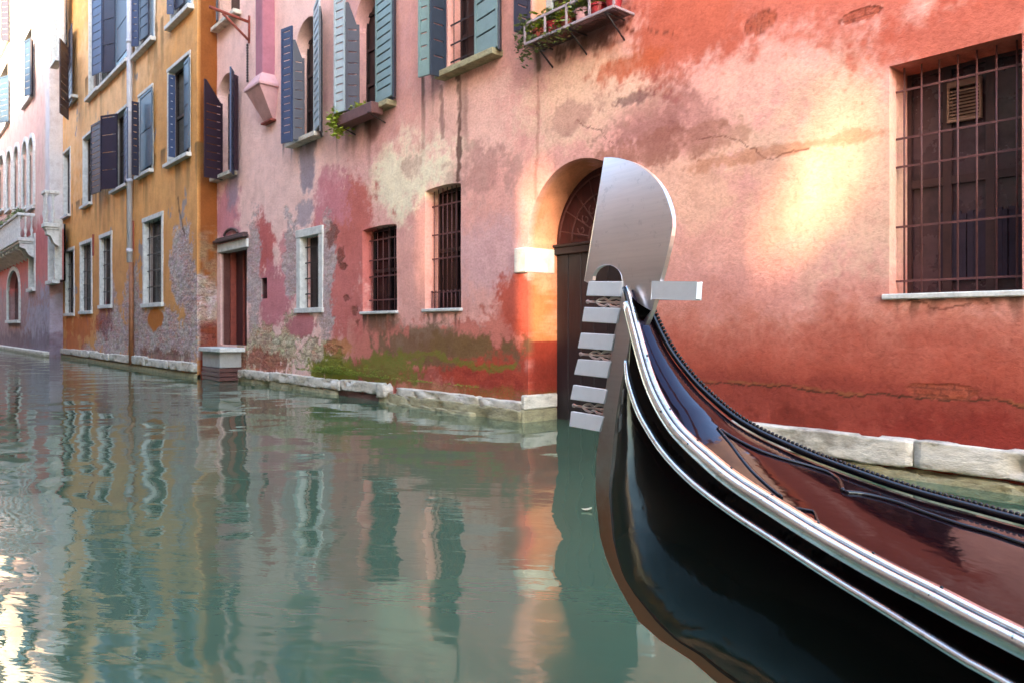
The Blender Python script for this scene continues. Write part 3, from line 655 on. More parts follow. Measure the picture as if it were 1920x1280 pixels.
def rect(pxl, pyt, pxr, pyb, D, depth, rise=0.0, top_at='l', bot_at='r'):
    x0, zt = W(pxl, pyt, D); x1, zb = W(pxr, pyb, D)
    if top_at == 'r': zt = W(pxr, pyt, D)[1]
    if bot_at == 'l': zb = W(pxl, pyb, D)[1]
    return opening(x0, x1, zb, zt, depth, rise)

def leaves(mb, c, ext, n, size, seed):
    r = random.Random(seed)
    for _ in range(n):
        p = [c[k] + (r.random() + r.random() - 1) * ext[k] for k in range(3)]
        a = r.random() * 6.28; b = r.uniform(-1, 1); s_ = size * r.uniform(.5, 1.3)
        u = np.array([math.cos(a), math.sin(a), b * .6]); u /= np.linalg.norm(u); v = np.cross(u, [r.uniform(-1, 1), r.uniform(-1, 1), 1]); v /= (np.linalg.norm(v) + 1e-9); p = np.array(p)
        mb.add([p, p + u * s_ * .5 + v * s_ * .3, p + u * s_, p + u * s_ * .5 - v * s_ * .3], [(0, 1, 2), (0, 2, 3)])
    return mb
# ================================================================== WATER
mb = MB(); mb.add([(-160, -60, 0), (60, -60, 0), (60, 60, 0), (-160, 60, 0)], [(0, 1, 2, 3)])
tag(mb.build('water', M['water']), kind='structure')

# ================================================================== PINK HOUSE
XP0, XP1 = -19.66, 9.0
pink = tag(empty('pink_house', (-8, DP, 0)), 'weathered pink and red plastered canal house with arched water door and grilled windows', 'house')
door = rect(990, 293, 1100, 800, DP, 0.55)
door['x1'] = door['x0'] + 1.92; door['z0'] = -0.3; door['z1'] = 3.42; door['rise'] = 0.98
w_big = rect(1668, 130, 1917, 545, DP, 0.42); w_big['z1'] += 0.02
w_b = rect(797, 356, 864, 580, DP, 0.32, 0.05, bot_at='l')
w_c = rect(680, 430, 744, 585, DP, 0.26, 0.04, bot_at='l')
w_d = rect(564, 446, 599, 577, DP, 0.22)
w_slot = rect(490, 522, 501, 560, DP, 0.2)
d_red = rect(414, 474, 463, 648, DP, 0.35)
u0 = rect(409, 150, 442, 322, DP, 0.3, 0.45)
u1 = rect(554, 50, 602, 250, DP, 0.3, 0.6)
u2 = rect(664, -5, 738, 192, DP, 0.3, 0.6)
u3 = rect(840, -90, 935, 98, DP, 0.3)
u4 = rect(998, -190, 1110, 20, DP, 0.3)
u5 = rect(412, -60, 450, 22, DP, 0.3)
notch = opening(-5.0, 9.0, 5.3, 13.0, 0.7)
OPS = [notch, door, w_big, w_b, w_c, w_d, w_slot, d_red, u0, u1, u2, u3, u4, u5]
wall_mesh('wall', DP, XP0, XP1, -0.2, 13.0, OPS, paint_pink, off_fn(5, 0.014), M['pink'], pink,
          lambda x: 0.0018 * max(5.5, (-x) * 0.76 + 4.5) + 0.002, lambda z: 0.014 if z < 4.2 else (0.04 if z < 9 else 0.25))
MB().box(XP0 + .02, -5.0, DP + 0.7, DP + 7, -0.2, 13.0).box(-4.998, XP1, DP + 0.69, DP + 7, -.2, 5.3).build('rear_walls', M['opp_wall'], pink)
MB().box(-4.99, XP1, DP - .18, DP + 7, 5.304, 5.42, .03).build('low_roof', M['rooft'], pink)
XR = XP1; XP1 = -4.98
MB().box(XP0 + .02, XP1, DP + .1, DP + 7, 13.0, 13.25).add([(XP0, DP - .5, 13.26), (XP1, DP - .5, 13.26), (XP1, DP + 4, 14.8), (XP0, DP + 4, 14.8), (XP0, DP - .5, 13.15), (XP1, DP - .5, 13.15), (XP1, DP + 4, 14.6), (XP0, DP + 4, 14.6)], [(0,1,2,3),(4,7,6,5),(0,4,5,1),(2,6,7,3),(0,3,7,4),(1,5,6,2)]).build('roof', M['rooft'], pink); XP1 = XR

# big grilled window at right
M['dim'] = simple('dusty_brown_glass', alb(74, 50, 54, .8), 0.25, 0.5, 2.5, 0.05)
p_ = pane_part(w_big, DP, pink, 'dim', name='window'); casement(w_big, DP, p_, simple('brown_window_wood', alb(62, 34, 32, .9), .5, .35, 6, .2), 3, 2, 0.07)
grille(w_big, DP, p_, 7, (0.06, 0.30, 0.565, 0.69, 0.90), M['iron'], y=0.13, r=0.008, flat=0.009)
sill_part(w_big, DP, p_, M['white'], 0.05, 0.045, 0.05)
vx0, vz1 = W(1772, 155, DP + .30); vx1, vz0 = W(1836, 218, DP + .30)
mb = MB(); yv = DP + .34
mb.box(vx0, vx1, yv, yv + .04, vz0, vz0 + .02).box(vx0, vx1, yv, yv + .04, vz1 - .05, vz1).box(vx0, vx0 + .015, yv, yv + .04, vz0 + .02, vz1 - .05).box(vx1 - .015, vx1, yv, yv + .04, vz0 + .02, vz1 - .05)
for k in range(9):
    z = vz0 + .03 + k * (vz1 - vz0 - .09) / 9
    mb.add([(vx0 + .015, yv, z), (vx1 - .015, yv, z), (vx1 - .015, yv + .03, z + .02), (vx0 + .015, yv + .03, z + .02), (vx0 + .015, yv, z - .006), (vx1 - .015, yv, z - .006), (vx1 - .015, yv + .03, z + .013), (vx0 + .015, yv + .03, z + .013)], [(0,1,2,3),(7,6,5,4),(0,4,5,1),(3,2,6,7)])
mb.build('vent', simple('yellowed_vent_plastic', alb(150, 112, 92, .7), 0.6, 0.2, 9), p_)
# curtain-like pale blinds behind the lower panes
cb = MB()
for k in range(14):
    x0_ = w_big['x0'] + 0.28 + k * 0.052; cb.box(x0_, x0_ + 0.04 + .008 * (k % 3), DP + .385 + .004 * (k % 2), DP + .41, w_big['z0'] + .12, w_big['z0'] + .72 - .02 * (k % 2))
cb.build('curtain', simple('grey_lilac_cloth', alb(60, 44, 58, .7), 0.9, 0.3, 9), p_)

# mid grilled windows
for o, nv in ((w_b, 8), (w_c, 6)):
    p_ = pane_part(o, DP, pink, 'dark'); casement(o, DP, p_, M['dark_room'], 2, 2, 0.06)
    grille(o, DP, p_, nv, (0.14, 0.42, 0.62, 0.86), M['iron'], y=0.14, r=0.009, flat=0.011)
    if o is w_b:
        mb = MB()
        for k in range(9):
            x = o['x0'] + (o['x1'] - o['x0']) * (k + .5) / 9; mb.tube([(x, DP + .1, o['z0'] + .02), (x, DP + .1, o['z0'] + .26)], 0.008, 5); mb.ball((x, DP + .1, o['z0'] + .28), 0.018, 6, 4)
        mb.build('grille_cresting', M['iron'], p_)
    sill_part(o, DP, p_, M['white'], 0.05, 0.045, 0.04)
p_ = pane_part(w_d, DP, pink, 'dark_room'); surround(w_d, DP, p_, M['white'], 0.17, 0.025, lintel=0.16); grille(w_d, DP, p_, 4, (0.2, 0.42, 0.64, 0.86), M['iron_dark'], y=0.1)
MB().box(w_d['x0'] - .22, w_d['x1'] + .2, DP - .05, DP + .1, w_d['z0'] - .1, w_d['z0'] + .004, 0.008).build('sill', M['white'], p_)
pane_part(w_slot, DP, pink, 'dark')

# arched water door
dp = MB(); y = DP + 0.55; nb = 8
xa, xb = door['x0'] - .02, door['x1'] + .02; zt = 2.3
for k in range(nb):
    q0 = xa + (xb - xa) * k / nb; q1 = xa + (xb - xa) * (k + 1) / nb
    dp.box(q0 + .004, q1 - .004, y - .0, y + .05, -.3, zt, 0.006)
d_obj = dp.build('water_door', M['door'], pink)
MB().box(xa, xb, y - .06, y + .05, zt + .002, zt + .1, 0.01).box(xa, xb, y - .09, y + .05, zt + .102, zt + .14, 0.01).build('transom', M['door'], d_obj)
fan = opening(door['x0'], door['x1'], zt + .14, door['z1'], 0.55, 0.9); pane_part(fan, DP, d_obj, 'redwood', name='fanlight')
mb = MB(); fcx = (door['x0'] + door['x1']) / 2; fz = zt + .15; yy = DP + .5
for r_ in (0.18, 0.30, 0.62, 0.86):
    mb.tube([(fcx + r_ * math.cos(a), yy, fz + r_ * math.sin(a)) for a in np.linspace(0, math.pi, 25)], 0.011, 5)
for a in np.linspace(0.2, math.pi - .2, 9):
    mb.tube([(fcx + q * math.cos(a), yy, fz + q * math.sin(a)) for q in (0.30, 0.86)], 0.009, 5)
for a in np.linspace(0.35, math.pi - .35, 8):
    cx_, cz_ = fcx + .46 * math.cos(a), fz + .46 * math.sin(a)
    mb.tube([(cx_ + (.075 - .006 * k) * math.cos(k * .6 + a), yy, cz_ + (.075 - .006 * k) * math.sin(k * .6 + a)) for k in range(11)], 0.008, 5)
mb.build('fanlight_scrollwork', M['iron'], d_obj)
def impost(x, s):
    zc = W(985, 488, DP)[1]; h = 0.17
    mb = MB(); mb.box(x - (0.24 if s < 0 else -.012), x + (0.012 if s < 0 else 0.24), DP - .05, DP + .5, zc - h, zc + h, 0.012)
    mb.build('impost_stone', M['white'], pink)
impost(door['x0'], -1); impost(door['x1'], 1)

# red door with stone lintel and cornice
p_ = pane_part(d_red, DP, pink, 'redwood', name='door')
mb = MB(); mb.box(d_red['x0'] - .12, d_red['x1'] + .1, DP - .05, DP + .2, d_red['z1'] - .004, d_red['z1'] + .2, 0.01); mb.build('lintel', M['white'], p_)
mb = MB(); a_, b_ = d_red['x0'] - .2, d_red['x1'] + .1
mb.box(a_, b_, DP - .14, DP + .1, d_red['z1'] + .24, d_red['z1'] + .30, .008); mb.box(a_ + .05, b_ - .05, DP - .09, DP + .1, d_red['z1'] + .30, d_red['z1'] + .36, .008)
mb.tube([((a_ + b_) / 2 + .45 * math.cos(t), DP - .05, d_red['z1'] + .36 + .16 * math.sin(t)) for t in np.linspace(0.2, math.pi - .2, 12)], 0.035, 6)
mb.build('cornice', simple('dark_old_stone', alb(96, 74, 72), 0.8, 0.5, 9, 0.8), p_)
mb = MB(); mb.box(d_red['x0'] + .1, d_red['x0'] + .16, DP + .2, DP + .34, d_red['z0'], d_red['z1']).box(d_red['x0'] + .7, d_red['x0'] + .74, DP + .3, DP + .345, d_red['z0'], d_red['z1']); mb.build('door_frame', M['terracotta'], p_)
# steps below red door
sx0, sz1 = W(372, 650, DO - .1); sx1 = W(458, 650, DP)[0]
st = MB().box(sx0 + .05, sx1 + .1, DO - .12, DP - .02, sz1 - .1, sz1, 0.012).build('door_step', M['white'], pink)
MB().box(sx0 + .12, sx1 - .12, DO - .04, DP - .02, 0.32, sz1 - .102, 0.01).build('step_block', simple('grey_cement', alb(176, 172, 168), 0.85, 0.2, 6, 0.4), st)
mb = MB()
for k in range(4): mb.box(sx0 + .1 + .02 * (k % 2), sx1 - .1, DO - .06 + .01 * (k % 2), DP - .02, -.1 + k * .105, -.1 + k * .105 + .09, 0.008)
mb.build('step_bricks', M['wet_brick'], st)

# foundation: stone blocks on top, algae-stained course under
def rough_stone(x0, x1, y0, y1, z0, z1, mat, parent, seed=0):
    n = max(4, int((x1 - x0) / .07)); rings = []; rs = random.Random(seed * 7 + 1); cy, cz, a, b = (y0 + y1) / 2, (z0 + z1) / 2, (y1 - y0) / 2, (z1 - z0) / 2
    T = np.linspace(0, 2 * math.pi, 29)[:-1]; py = np.sign(np.cos(T)) * np.abs(np.cos(T)) ** .16; pz = np.sign(np.sin(T)) * np.abs(np.sin(T)) ** .16
    for i in range(n + 1):
        x = x0 + (x1 - x0) * i / n; e = min(i, n - i); k = 1 - (.05 if e == 0 else 0)
        j = fbm(np.full(28, x * 3.1) + py, pz * 2 + seed * 3.3, 91, 5, .65) - .5; chip = np.clip(fbm(np.full(28, x * 5) + py * 3, pz * 3 + seed, 55, 3) - .62, 0, 1) * .35
        o = 1 - 0
        rings.append([(x, cy + py[q] * (a * k) + py[q] * (j[q] * .03 - chip[q]), cz + pz[q] * (b * k) + pz[q] * (j[q] * .03 - chip[q])) for q in range(28)])
    return MB().sweep(rings, smooth=True).build('foundation_stone', M[mat], parent)
def foundation(parent, D, segs, zt_fn, proj=0.12):
    for (xa, xb, top, h, mat, pr) in segs:
        rough_stone(xa + .006, xb - .006, D - pr, D + .1, top - h, top, mat, parent, int(abs(xa) * 10))
fs = []
pxs = [438, 503, 636, 708, 740, 893, 978]
tops = [692, 697, 712, 716, 726, 743, 756]
for k in range(6):
    if k == 3: continue
    xa = W(pxs[k], 700, DP - .12)[0]; xb = W(pxs[k + 1], 700, DP - .12)[0]; z = 0.5 * (W(pxs[k], tops[k], DP - .12)[1] + W(pxs[k + 1], tops[k + 1], DP - .12)[1])
    fs.append((xa, xb if k < 5 else door['x0'] - .003, z, 0.2, 'stone', 0.12 - .004 * k))
xk = W(708, 716, DP - .12)[0]; fs.append((xk, xk + .32, 0.33, 0.26, 'stone', .17))
xk2 = W(740, 716, DP - .12)[0]
fs.append((XP0, W(640, 716, DP)[0], 0.10, 0.3, 'stone_dirty', 0.10)); fs.append((W(640, 716, DP)[0], xk, 0.12, 0.4, 'wet_brick', 0.06))
fs.append((xk + .05, door['x0'] - .01, 0.17, 0.4, 'stone_dirty', 0.14)); fs.append((xk + .4, W(905, 790, DP)[0], 0.05, 0.3, 'stone_dirty', 0.2))
foundation(pink, DP, fs, None)
MB().box(door['x0'] - .05, door['x0'] + .045, DP - .098, DP + .53, .17, .37, .02).build('foundation_stone', M['stone'], pink)
MB().box(door['x0'] - .06, door['x0'] + .03, DP - .11, DP + .54, -.2, .166, .02).build('foundation_stone', M['stone_dirty'], pink)
q = [door['x1'], -4.4, W(1712, 830, DP - .12)[0], -1.0, 0.6, 2.2, 4.0, 6.0, 9.0]
zr = [0.33, 0.335, 0.345, 0.35, 0.35, 0.34, 0.35, 0.33]
foundation(pink, DP, [(q[k], q[k + 1], zr[k], 0.24, 'stone', 0.12 + .006 * (k % 2)) for k in range(8)] + [(door['x1'] + .02, 9.0, 0.085, 0.4, 'stone_dirty', 0.10)], None)

mb = MB(); rr_ = random.Random(12)
for k in range(170):
    px_ = 590 + 130 * abs(rr_.random() + rr_.random() - 1) + 20 * rr_.random() if k % 3 else rr_.uniform(560, 900)
    x_ = W(px_, 700, DP)[0]; leaves(mb, (x_, DP - .05 - .03 * rr_.random(), .40 + (abs(rr_.gauss(0, .07)) if k % 3 else .02)), (.12, .025, .02), 22, .024, 900 + k)
tag(mb.build('moss', simple('bright_moss', (.17, .21, .015), .9, .5, 25, .3)), 'yellow-green moss growing along the wall foot above the kerb stones', 'moss', kind='stuff')
# shutters of the upper windows
def bifold(o, D, w1, w2, matp, matf, parent, sides='lr', arched=0.0, zb=0.02, zt=0.0, lang=0.0, w2r=None):
    z0, z1 = o['z0'] + zb, o['z1'] - zt
    if 'l' in sides:
        h = (o['x0'] - .02, D - .02); e = (h[0] - .05 - lang * w1, D - .02 - w1)
        louvre_leaf(h, e, z0, z1, matp, 'shutter', parent, arched=arched)
        louvre_leaf((e[0] - .03, e[1] + .01), (e[0] - .03 - w2, e[1] + .07), z0, z1 - arched, matf, 'shutter', parent)
    if 'r' in sides:
        w2r = w2r or w2
        h = (o['x1'] + .02, D - .02); e = (h[0] + .05, D - .02 - w1)
        louvre_leaf(h, e, z0, z1, matp, 'shutter', parent)
        louvre_leaf((e[0] + .03, e[1] + .01), (e[0] + .03 + w2r, e[1] + .07), z0, z1, matf, 'shutter', parent)
for o, k in ((u1, 1), (u2, 2), (u3, 3), (u0, 0)):
    p_ = pane_part(o, DP, pink, 'dark_room'); casement(o, DP, p_, M['dark_room'], 2, 3, 0.06)
    if k == 3:
        leaf_at(785, 6.42, 806, 6.47, 146, -90, 'sh_pale', p_, .2); leaf_at(807, 6.45, 836, 6.74, 140, -90, 'sh_slate', p_, .24); leaf_at(891, 6.73, 934, 6.66, 112, -90, 'sh_pale', p_, .24)
        leaf_at(935, 6.66, 938, 6.74, 92, -90, 'sh_slate', p_, .24)
        grille(o, DP, p_, 7, (0.10, 0.24, 0.40), M['iron_dark'], y=0.05, r=0.007)
    elif k == 2:
        leaf_at(627, 6.45, 647, 6.5, 214, -60, 'sh_white', p_, .15); leaf_at(648, 6.5, 674, 6.7, 208, 5, 'sh_navy', p_, .2, .4); leaf_at(705, 6.74, 736, 6.68, 196, -60, 'sh_pale', p_, .15); leaf_at(737, 6.66, 741, 6.74, 182, -60, 'sh_slate', p_, .2)
    elif k == 1:
        leaf_at(528, 6.4, 548, 6.48, 270, 56, 'sh_blue', p_, .15); leaf_at(549, 6.5, 571, 6.72, 262, 75, 'sh_navy', p_, .2, .35); leaf_at(589, 6.74, 599, 6.55, 250, 15, 'sh_white', p_, .15); leaf_at(600, 6.5, 603, 6.74, 246, 12, 'sh_slate', p_, .15)
    else:
        leaf_at(383, 6.25, 417, 6.74, 332, 148, 'sh_maroon', p_, .2, .5); leaf_at(432, 6.5, 438, 6.7, 322, 125, 'sh_blue', p_, .2); leaf_at(439, 6.6, 446, 6.72, 318, 140, 'sh_maroon', p_, .2)
    sill_part(o, DP, p_, M['stone'] if o in (u1, u0) else M['stone_dirty'], 0.2, 0.09, 0.1)
p_ = pane_part(u4, DP, pink, 'dark_room'); sill_part(u4, DP, p_, M['stone_dirty'], 0.12, 0.08, .1)
louvre_leaf((u4['x0'] - .02, DP - .03), (u4['x0'] - .02, DP - .3), u4['z0'], u4['z1'], M['sh_navy'], 'shutter', p_)
casement(u4, DP, p_, M['sh_white'], 2, 3, 0.22)
p_ = pane_part(u5, DP, pink, 'dark'); sill_part(u5, DP, p_, M['stone'], 0.2, 0.1, .1); louvre_leaf((u5['x0'], DP - .05), (u5['x0'] + .5, DP - .25), u5['z0'], u5['z1'], M['sh_navy'], 'shutter', p_)

# chimney flue corbelled from the wall
fx0, fz0 = W(490, 160, DP - .3); fx1 = W(512, 160, DP)[0]
zh = W(487, 165, DP - .3)[1]; zl = W(480, 236, DP)[1]; cxm = W(496, 100, DP - .15)[0]; wd = 0.2; ww = 0.4
fl = MB().box(cxm - wd, cxm + wd, DP - .28, DP + .05, zh + .3, 13.6, 0.02).build('chimney_flue', simple('rose_flue_render', alb(176, 112, 126), 0.85, 0.25, 3, 0.4), pink)
mb = MB()
def ring(hw, dp_, z): return [(cxm - hw, DP + .02, z), (cxm - hw, DP - dp_, z), (cxm + hw, DP - dp_, z), (cxm + hw, DP + .02, z)]
mb.sweep([ring(.22, .05, zl - .08), ring(.25, .1, zl), ring(ww, .42, zh - .02), ring(ww + .05, .45, zh), ring(ww + .05, .45, zh + .05), ring(wd + .01, .29, zh + .32)], smooth=False)
mb.build('flue_hood', simple('rose_hood_render', alb(222, 172, 172), 0.85, 0.2, 3, 0.4), fl)
MB().box(cxm - .28, cxm + .28, DP - .13, DP + .02, zl - .13, zl - .082, .01).build('hood_ledge', M['terracotta'], fl)

# iron bracket with hanging chain
bx0, bz0 = W(424, 38, DP); bxe = W(464, 45, DP - .9)
br = tag(empty('iron_bracket', (bx0, DP, bz0)), 'old rust-red iron bracket with hanging chain on pale wall near orange corner', 'bracket')
cx0, cz0 = W(468, 70, DP)
arm = MB(); arm.tube([(cx0, DP, cz0 + .35), (cx0 - .1, DP - .9, cz0 + .5)], 0.035, 6); arm.tube([(cx0, DP, cz0 - .1), (cx0 - .08, DP - .6, cz0 + .42)], 0.03, 6); arm.tube([(cx0, DP - .01, cz0 - .15), (cx0, DP - .01, cz0 + .5)], 0.03, 6)
arm.build('bracket_arm', M['terracotta'], br)
ch = MB()
for k in range(14): ch.ball((cx0 - .01, DP - .05, cz0 - .2 - k * .065), .028, 6, 4, (1, 1, 1.4))
ch.build('chain', M['iron_dark'], br)

# ------------------------------------------------------------------ flower boxes
# box A under the white shuttered window
ax0, az0 = W(634, 228, DP - .3); ax1 = W(700, 205, DP - .3)[0]; az = W(640, 236, DP - .32)[1]
fb = tag(empty('flower_box', ((ax0 + ax1) / 2, DP - .2, az)), 'brown planter with yellow-green plants below white shuttered arched window', 'flower box')
MB().box(ax0, ax1, DP - .34, DP - .1, az, az + .2, 0.015).build('planter', simple('brown_planter', alb(110, 70, 66), 0.7, 0.3, 9), fb)
mb = MB()
for xx in (ax0 + .1, ax1 - .1): MB().tube([(xx, DP, az + .2), (xx, DP - .36, az + .02), (xx, DP, az - .1)], .014, 5).build('support', M['iron_dark'], fb)
leaves(leaves(MB(), (ax0 - .05, DP - .26, az + .12), (.24, .18, .30), 520, .10, 5), ((ax0 + ax1) / 2, DP - .22, az + .24), (.5, .1, .08), 160, .07, 6).build('plant', M['leafy'], fb)
# box B: railing with pots, top centre
ex0, ez0 = W(985, 52, DP - .35); ex1 = W(1152, -40, DP - .35)[0]; ez = W(990, 82, DP - .35)[1]
fb = tag(empty('flower_rack', ((ex0 + ex1) / 2, DP - .2, ez)), 'white railed flower rack holding red and pink pots above the arched door', 'flower rack')
mb = MB(); yo = DP - .36; hh = .26
for z in (ez, ez + hh): mb.box(ex0, ex1, yo - .012, yo + .012, z - .015, z + .015); mb.box(ex0 - .012, ex0 + .012, yo + .013, DP - .01, z - .012, z + .012); mb.box(ex1 - .012, ex1 + .012, yo + .013, DP - .01, z - .012, z + .012)
for k in range(5):
    x = ex0 + (ex1 - ex0) * k / 4; mb.box(x - .012, x + .012, yo - .010, yo + .010, ez + .015, ez + hh - .015)
for k in range(9):
    y_ = yo + .03 + k * .035; pass
mb.build('rack', simple('white_rack_paint', alb(176, 156, 160), 0.5, 0.2, 9), fb)
mb = MB()
for xx in (ex0 + .15, (ex0 + ex1) / 2, ex1 - .15): mb = MB(); mb.tube([(xx, DP, ez - .02), (xx, yo + .02, ez - .02)], .012, 5); mb.tube([(xx, DP, ez - .26), (xx, yo + .05, ez - .03)], .012, 5); mb.build('support', M['iron_dark'], fb)
mb = MB()
for k in range(9):
    y_ = yo + .03 + k * .035; mb.box(ex0 + .014, ex1 - .014, y_, y_ + .02, ez - .004, ez + .006)
mb.build('shelf', M['wet_brick'], fb)
rr = random.Random(3)
for k in range(6):
    x = ex0 + .14 + k * (ex1 - ex0 - .28) / 5; h = .17 + .02 * (k % 2)
    mat = M['redpot'] if k in (4, 5, 1) else M['terracotta'] if k != 3 else simple('pale_pink_pot', alb(226, 170, 176), .5, .2, 9)
    t_ = MB(); rings = [[(x + r_ * math.cos(a), DP - .2 + r_ * math.sin(a), ez + .01 + z) for a in np.linspace(0, 6.283, 15)[:-1]] for r_, z in ((.07, 0), (.1, h - .03), (.112, h - .03), (.112, h))]
    t_.sweep(rings, smooth=False); pt = tag(empty('potted_plant', (x, DP - .2, ez + .01)), ['leftmost terracotta pot in the white flower rack', 'red pot second from the left in the white flower rack', 'terracotta pot third from the left in the white flower rack', 'pale pink pot in the white flower rack', 'red pot just right of the pale pink pot in the rack', 'rightmost red pot at the outer end of the white rack'][k], 'potted plant', 'pots standing in the flower rack')
    po = t_.build('pot', mat, pt)
    leaves(MB(), (x, DP - .2, ez + h + .08), (.19, .16, .16), 230 if k < 4 else 120, .075, 20 + k).build('plant', M['leafy2'] if k % 2 else M['leafy'], pt)
    if k % 2 == 0: leaves(MB(), (x, DP - .24, ez + h + .1), (.14, .12, .1), 40, .04, 60 + k).build('flower', M['flower'], pt)
leaves(leaves(MB(), (ex0 - .05, DP - .3, ez + .1), (.2, .14, .38), 260, .07, 77), (ex0 + .5, DP - .34, ez - .02), (.5, .08, .14), 160, .06, 78).build('trailing_plant', M['leafy2'], fb)

# ================================================================== ORANGE HOUSE
XO0, XO1 = W(118, 600, DO)[0], -19.66
org = tag(empty('orange_house', ((XO0 + XO1) / 2, DO, 0)), 'ochre orange plastered canal house with dark shutters, pale drainpipe and crumbling grey base', 'house')
og = [rect(124, 474, 139, 588, DO, .2, bot_at='l'), rect(152, 461, 172, 584, DO, .2, bot_at='l'), rect(189, 448, 209, 573, DO, .22, bot_at='l'), rect(271, 418, 304, 570, DO, .24, bot_at='l')]
of = [rect(120, 290, 132, 402, DO, .2), rect(157, 262, 172, 380, DO, .2), rect(214, 222, 240, 345, DO, .22), rect(262, 184, 286, 318, DO, .22), rect(317, 136, 356, 288, DO, .22)]
ou = [rect(168, -30, 188, 165, DO, .2), rect(192, -60, 242, 112, DO, .22), rect(256, -100, 290, 72, DO, .2), rect(322, -150, 360, 12, DO, .2)]
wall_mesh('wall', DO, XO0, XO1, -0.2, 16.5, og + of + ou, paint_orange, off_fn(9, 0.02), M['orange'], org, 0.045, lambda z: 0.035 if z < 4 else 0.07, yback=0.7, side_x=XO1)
MB().box(XO0 + .02, XO1 - .02, DO + .5, DO + 8, -.2, 16.5).build('rear_walls', M['orange'], org)
MB().box(XO0, XO1, DO - .5, DO + 8, 16.5, 16.9, .05).build('roof', M['rooft'], org)
for o in og:
    p_ = pane_part(o, DO, org, 'dark'); surround(o, DO, p_, M['white'], 0.13, 0.03); grille(o, DO, p_, 4, (.2, .4, .6, .8), M['iron_dark'], y=.08, r=.012)
    sill_part(o, DO, p_, M['white'], .08, .12, .16)
for k, o in enumerate(of):
    p_ = pane_part(o, DO, org, 'dark'); surround(o, DO, p_, M['white'], 0.09, 0.03); sill_part(o, DO, p_, M['white'], .14, .1, .14)
    casement(o, DO, p_, M['dark_room'], 2, 2, .07)
    if k == 1: leaf_at(171, 5.95, 189, 6.05, 366, 236, 'sh_navy', p_, .2)
    if k == 2: leaf_at(189, 5.85, 220, 6.2, 356, 218, 'sh_navy', p_, .6); leaf_at(233, 6.24, 239, 6.1, 345, 215, 'sh_blue', p_, .2)
    if k == 3: leaf_at(247, 5.95, 260, 6.15, 328, 190, 'sh_navy', p_, .2); leaf_at(263, 6.24, 285, 6.22, 322, 184, 'sh_teal', p_, .9)
    if k == 4: leaf_at(316, 6.05, 328, 6.22, 294, 140, 'sh_blue', p_, .2); leaf_at(346, 6.28, 355, 6.24, 284, 118, 'sh_teal', p_, .5)
for k, o in enumerate(ou):
    p_ = pane_part(o, DO, org, 'dark'); sill_part(o, DO, p_, M['white'], .16, .12, .15); surround(o, DO, p_, M['white'], 0.08, 0.03)
    if k == 0: leaf_at(173, 5.95, 191, 6.1, 143, -30, 'sh_blue', p_, .28)
    if k == 1: leaf_at(193, 6.0, 216, 6.24, 138, -60, 'sh_navy', p_, .9); leaf_at(219, 6.26, 241, 6.2, 118, -60, 'sh_navy', p_, .9)
    if k == 2: leaf_at(247, 5.95, 260, 6.1, 88, -60, 'sh_blue', p_, .2); leaf_at(262, 6.2, 279, 6.26, 78, -60, 'sh_navy', p_, .3)
    if k == 3: leaf_at(313, 6.05, 326, 6.2, 27, -60, 'sh_blue', p_, .2); leaf_at(328, 6.22, 345, 6.26, 20, -60, 'sh_navy', p_, .3)
leaf_at(112, 5.5, 128, 5.95, 212, 72, 'sh_maroon', org, .3); leaf_at(129, 6.2, 135, 6.1, 203, 62, 'sh_navy', org, .3)
x_, z_ = W(108, 214, DO - .2); MB().box(x_ + .9, W(136, 200, DO - .2)[0], DO - .25, DO, z_ - .0, z_ + .12, .01).build('sill', M['white'], org)
# drainpipe
pxx = W(243, 400, DO - .12)[0]; zc = W(243, 492, DO - .12)[1]
dpz = MB().tube([(pxx, DO - .12, zc), (pxx, DO - .12, 16.4)], .085, 10).build('drainpipe', M['pipe'], org)
mb = MB()
for z in np.arange(zc + .3, 16, 2.2): mb.tube([(pxx, DO - .12, z), (pxx, DO - .12, z + .12)], .1, 10)
mb.build('pipe_collar', M['pipe'], dpz)
MB().tube([(pxx + .12, DO - .1, 0.1), (pxx + .12, DO - .1, zc - .01)], .075, 8).build('drainpipe_foot', M['pipe_brown'], org)
mb = MB()
for px_, y0_, y1_ in ((176, 440, 480), (250, 415, 470)):
    x_, z1_ = W(px_, y0_, DO); z0_ = W(px_, y1_, DO)[1]; mb.box(x_ - .05, x_ + .05, DO - .05, DO + .02, z0_, z1_)
mb.build('wall_anchor', M['terracotta'], org)
# foundation
xs_ = np.linspace(XO0, XO1, 9)
for k in range(8): rough_stone(xs_[k] + .008, xs_[k + 1] - .008, DO - .12 - .01 * (k % 2), DO + .1, .14, .36 + .02 * (k % 3), 'stone', org, k)
MB().box(XO0, XO1, DO - .08, DO + .1, -.2, .10, .02).build('foundation_course', M['stone_dirty'], org)

# ================================================================== FAR HOUSE
XF1 = XO0; XF0 = -110
far = tag(empty('palace', (-50, DF, 0)), 'distant pale rose palace with white balconies, arched windows and grey worn base', 'palace')
fg = [rect(93, 425, 104, 525, DF, .3), rect(16, 512, 38, 600, DF, .3, 1.0), rect(56, 450, 66, 540, DF, .3)]
ar = [rect(px_, 262 + (60 - px_) * .6, px_ + 9, 385 + (60 - px_) * .1, DF, .35, .7) for px_ in (0, 14, 28, 44, 56)]
fu = [rect(46, 80, 62, 178, DF, .3), rect(0, 148, 17, 230, DF, .3), rect(114, 75, 117, 205, DF, .2)][:2] + [rect(2, -60, 18, 72, DF, .3), rect(102, -80, 110, 110, DF, .25)]
wall_mesh('wall', DF, XF0, XF1, -.2, 24.0, fg + ar + fu, paint_far, off_fn(13, 0.02), M['far'], far, lambda x: .09 if x > -60 else .4, lambda z: .08 if z < 8 else .2, yback=.7, side_x=XF1)
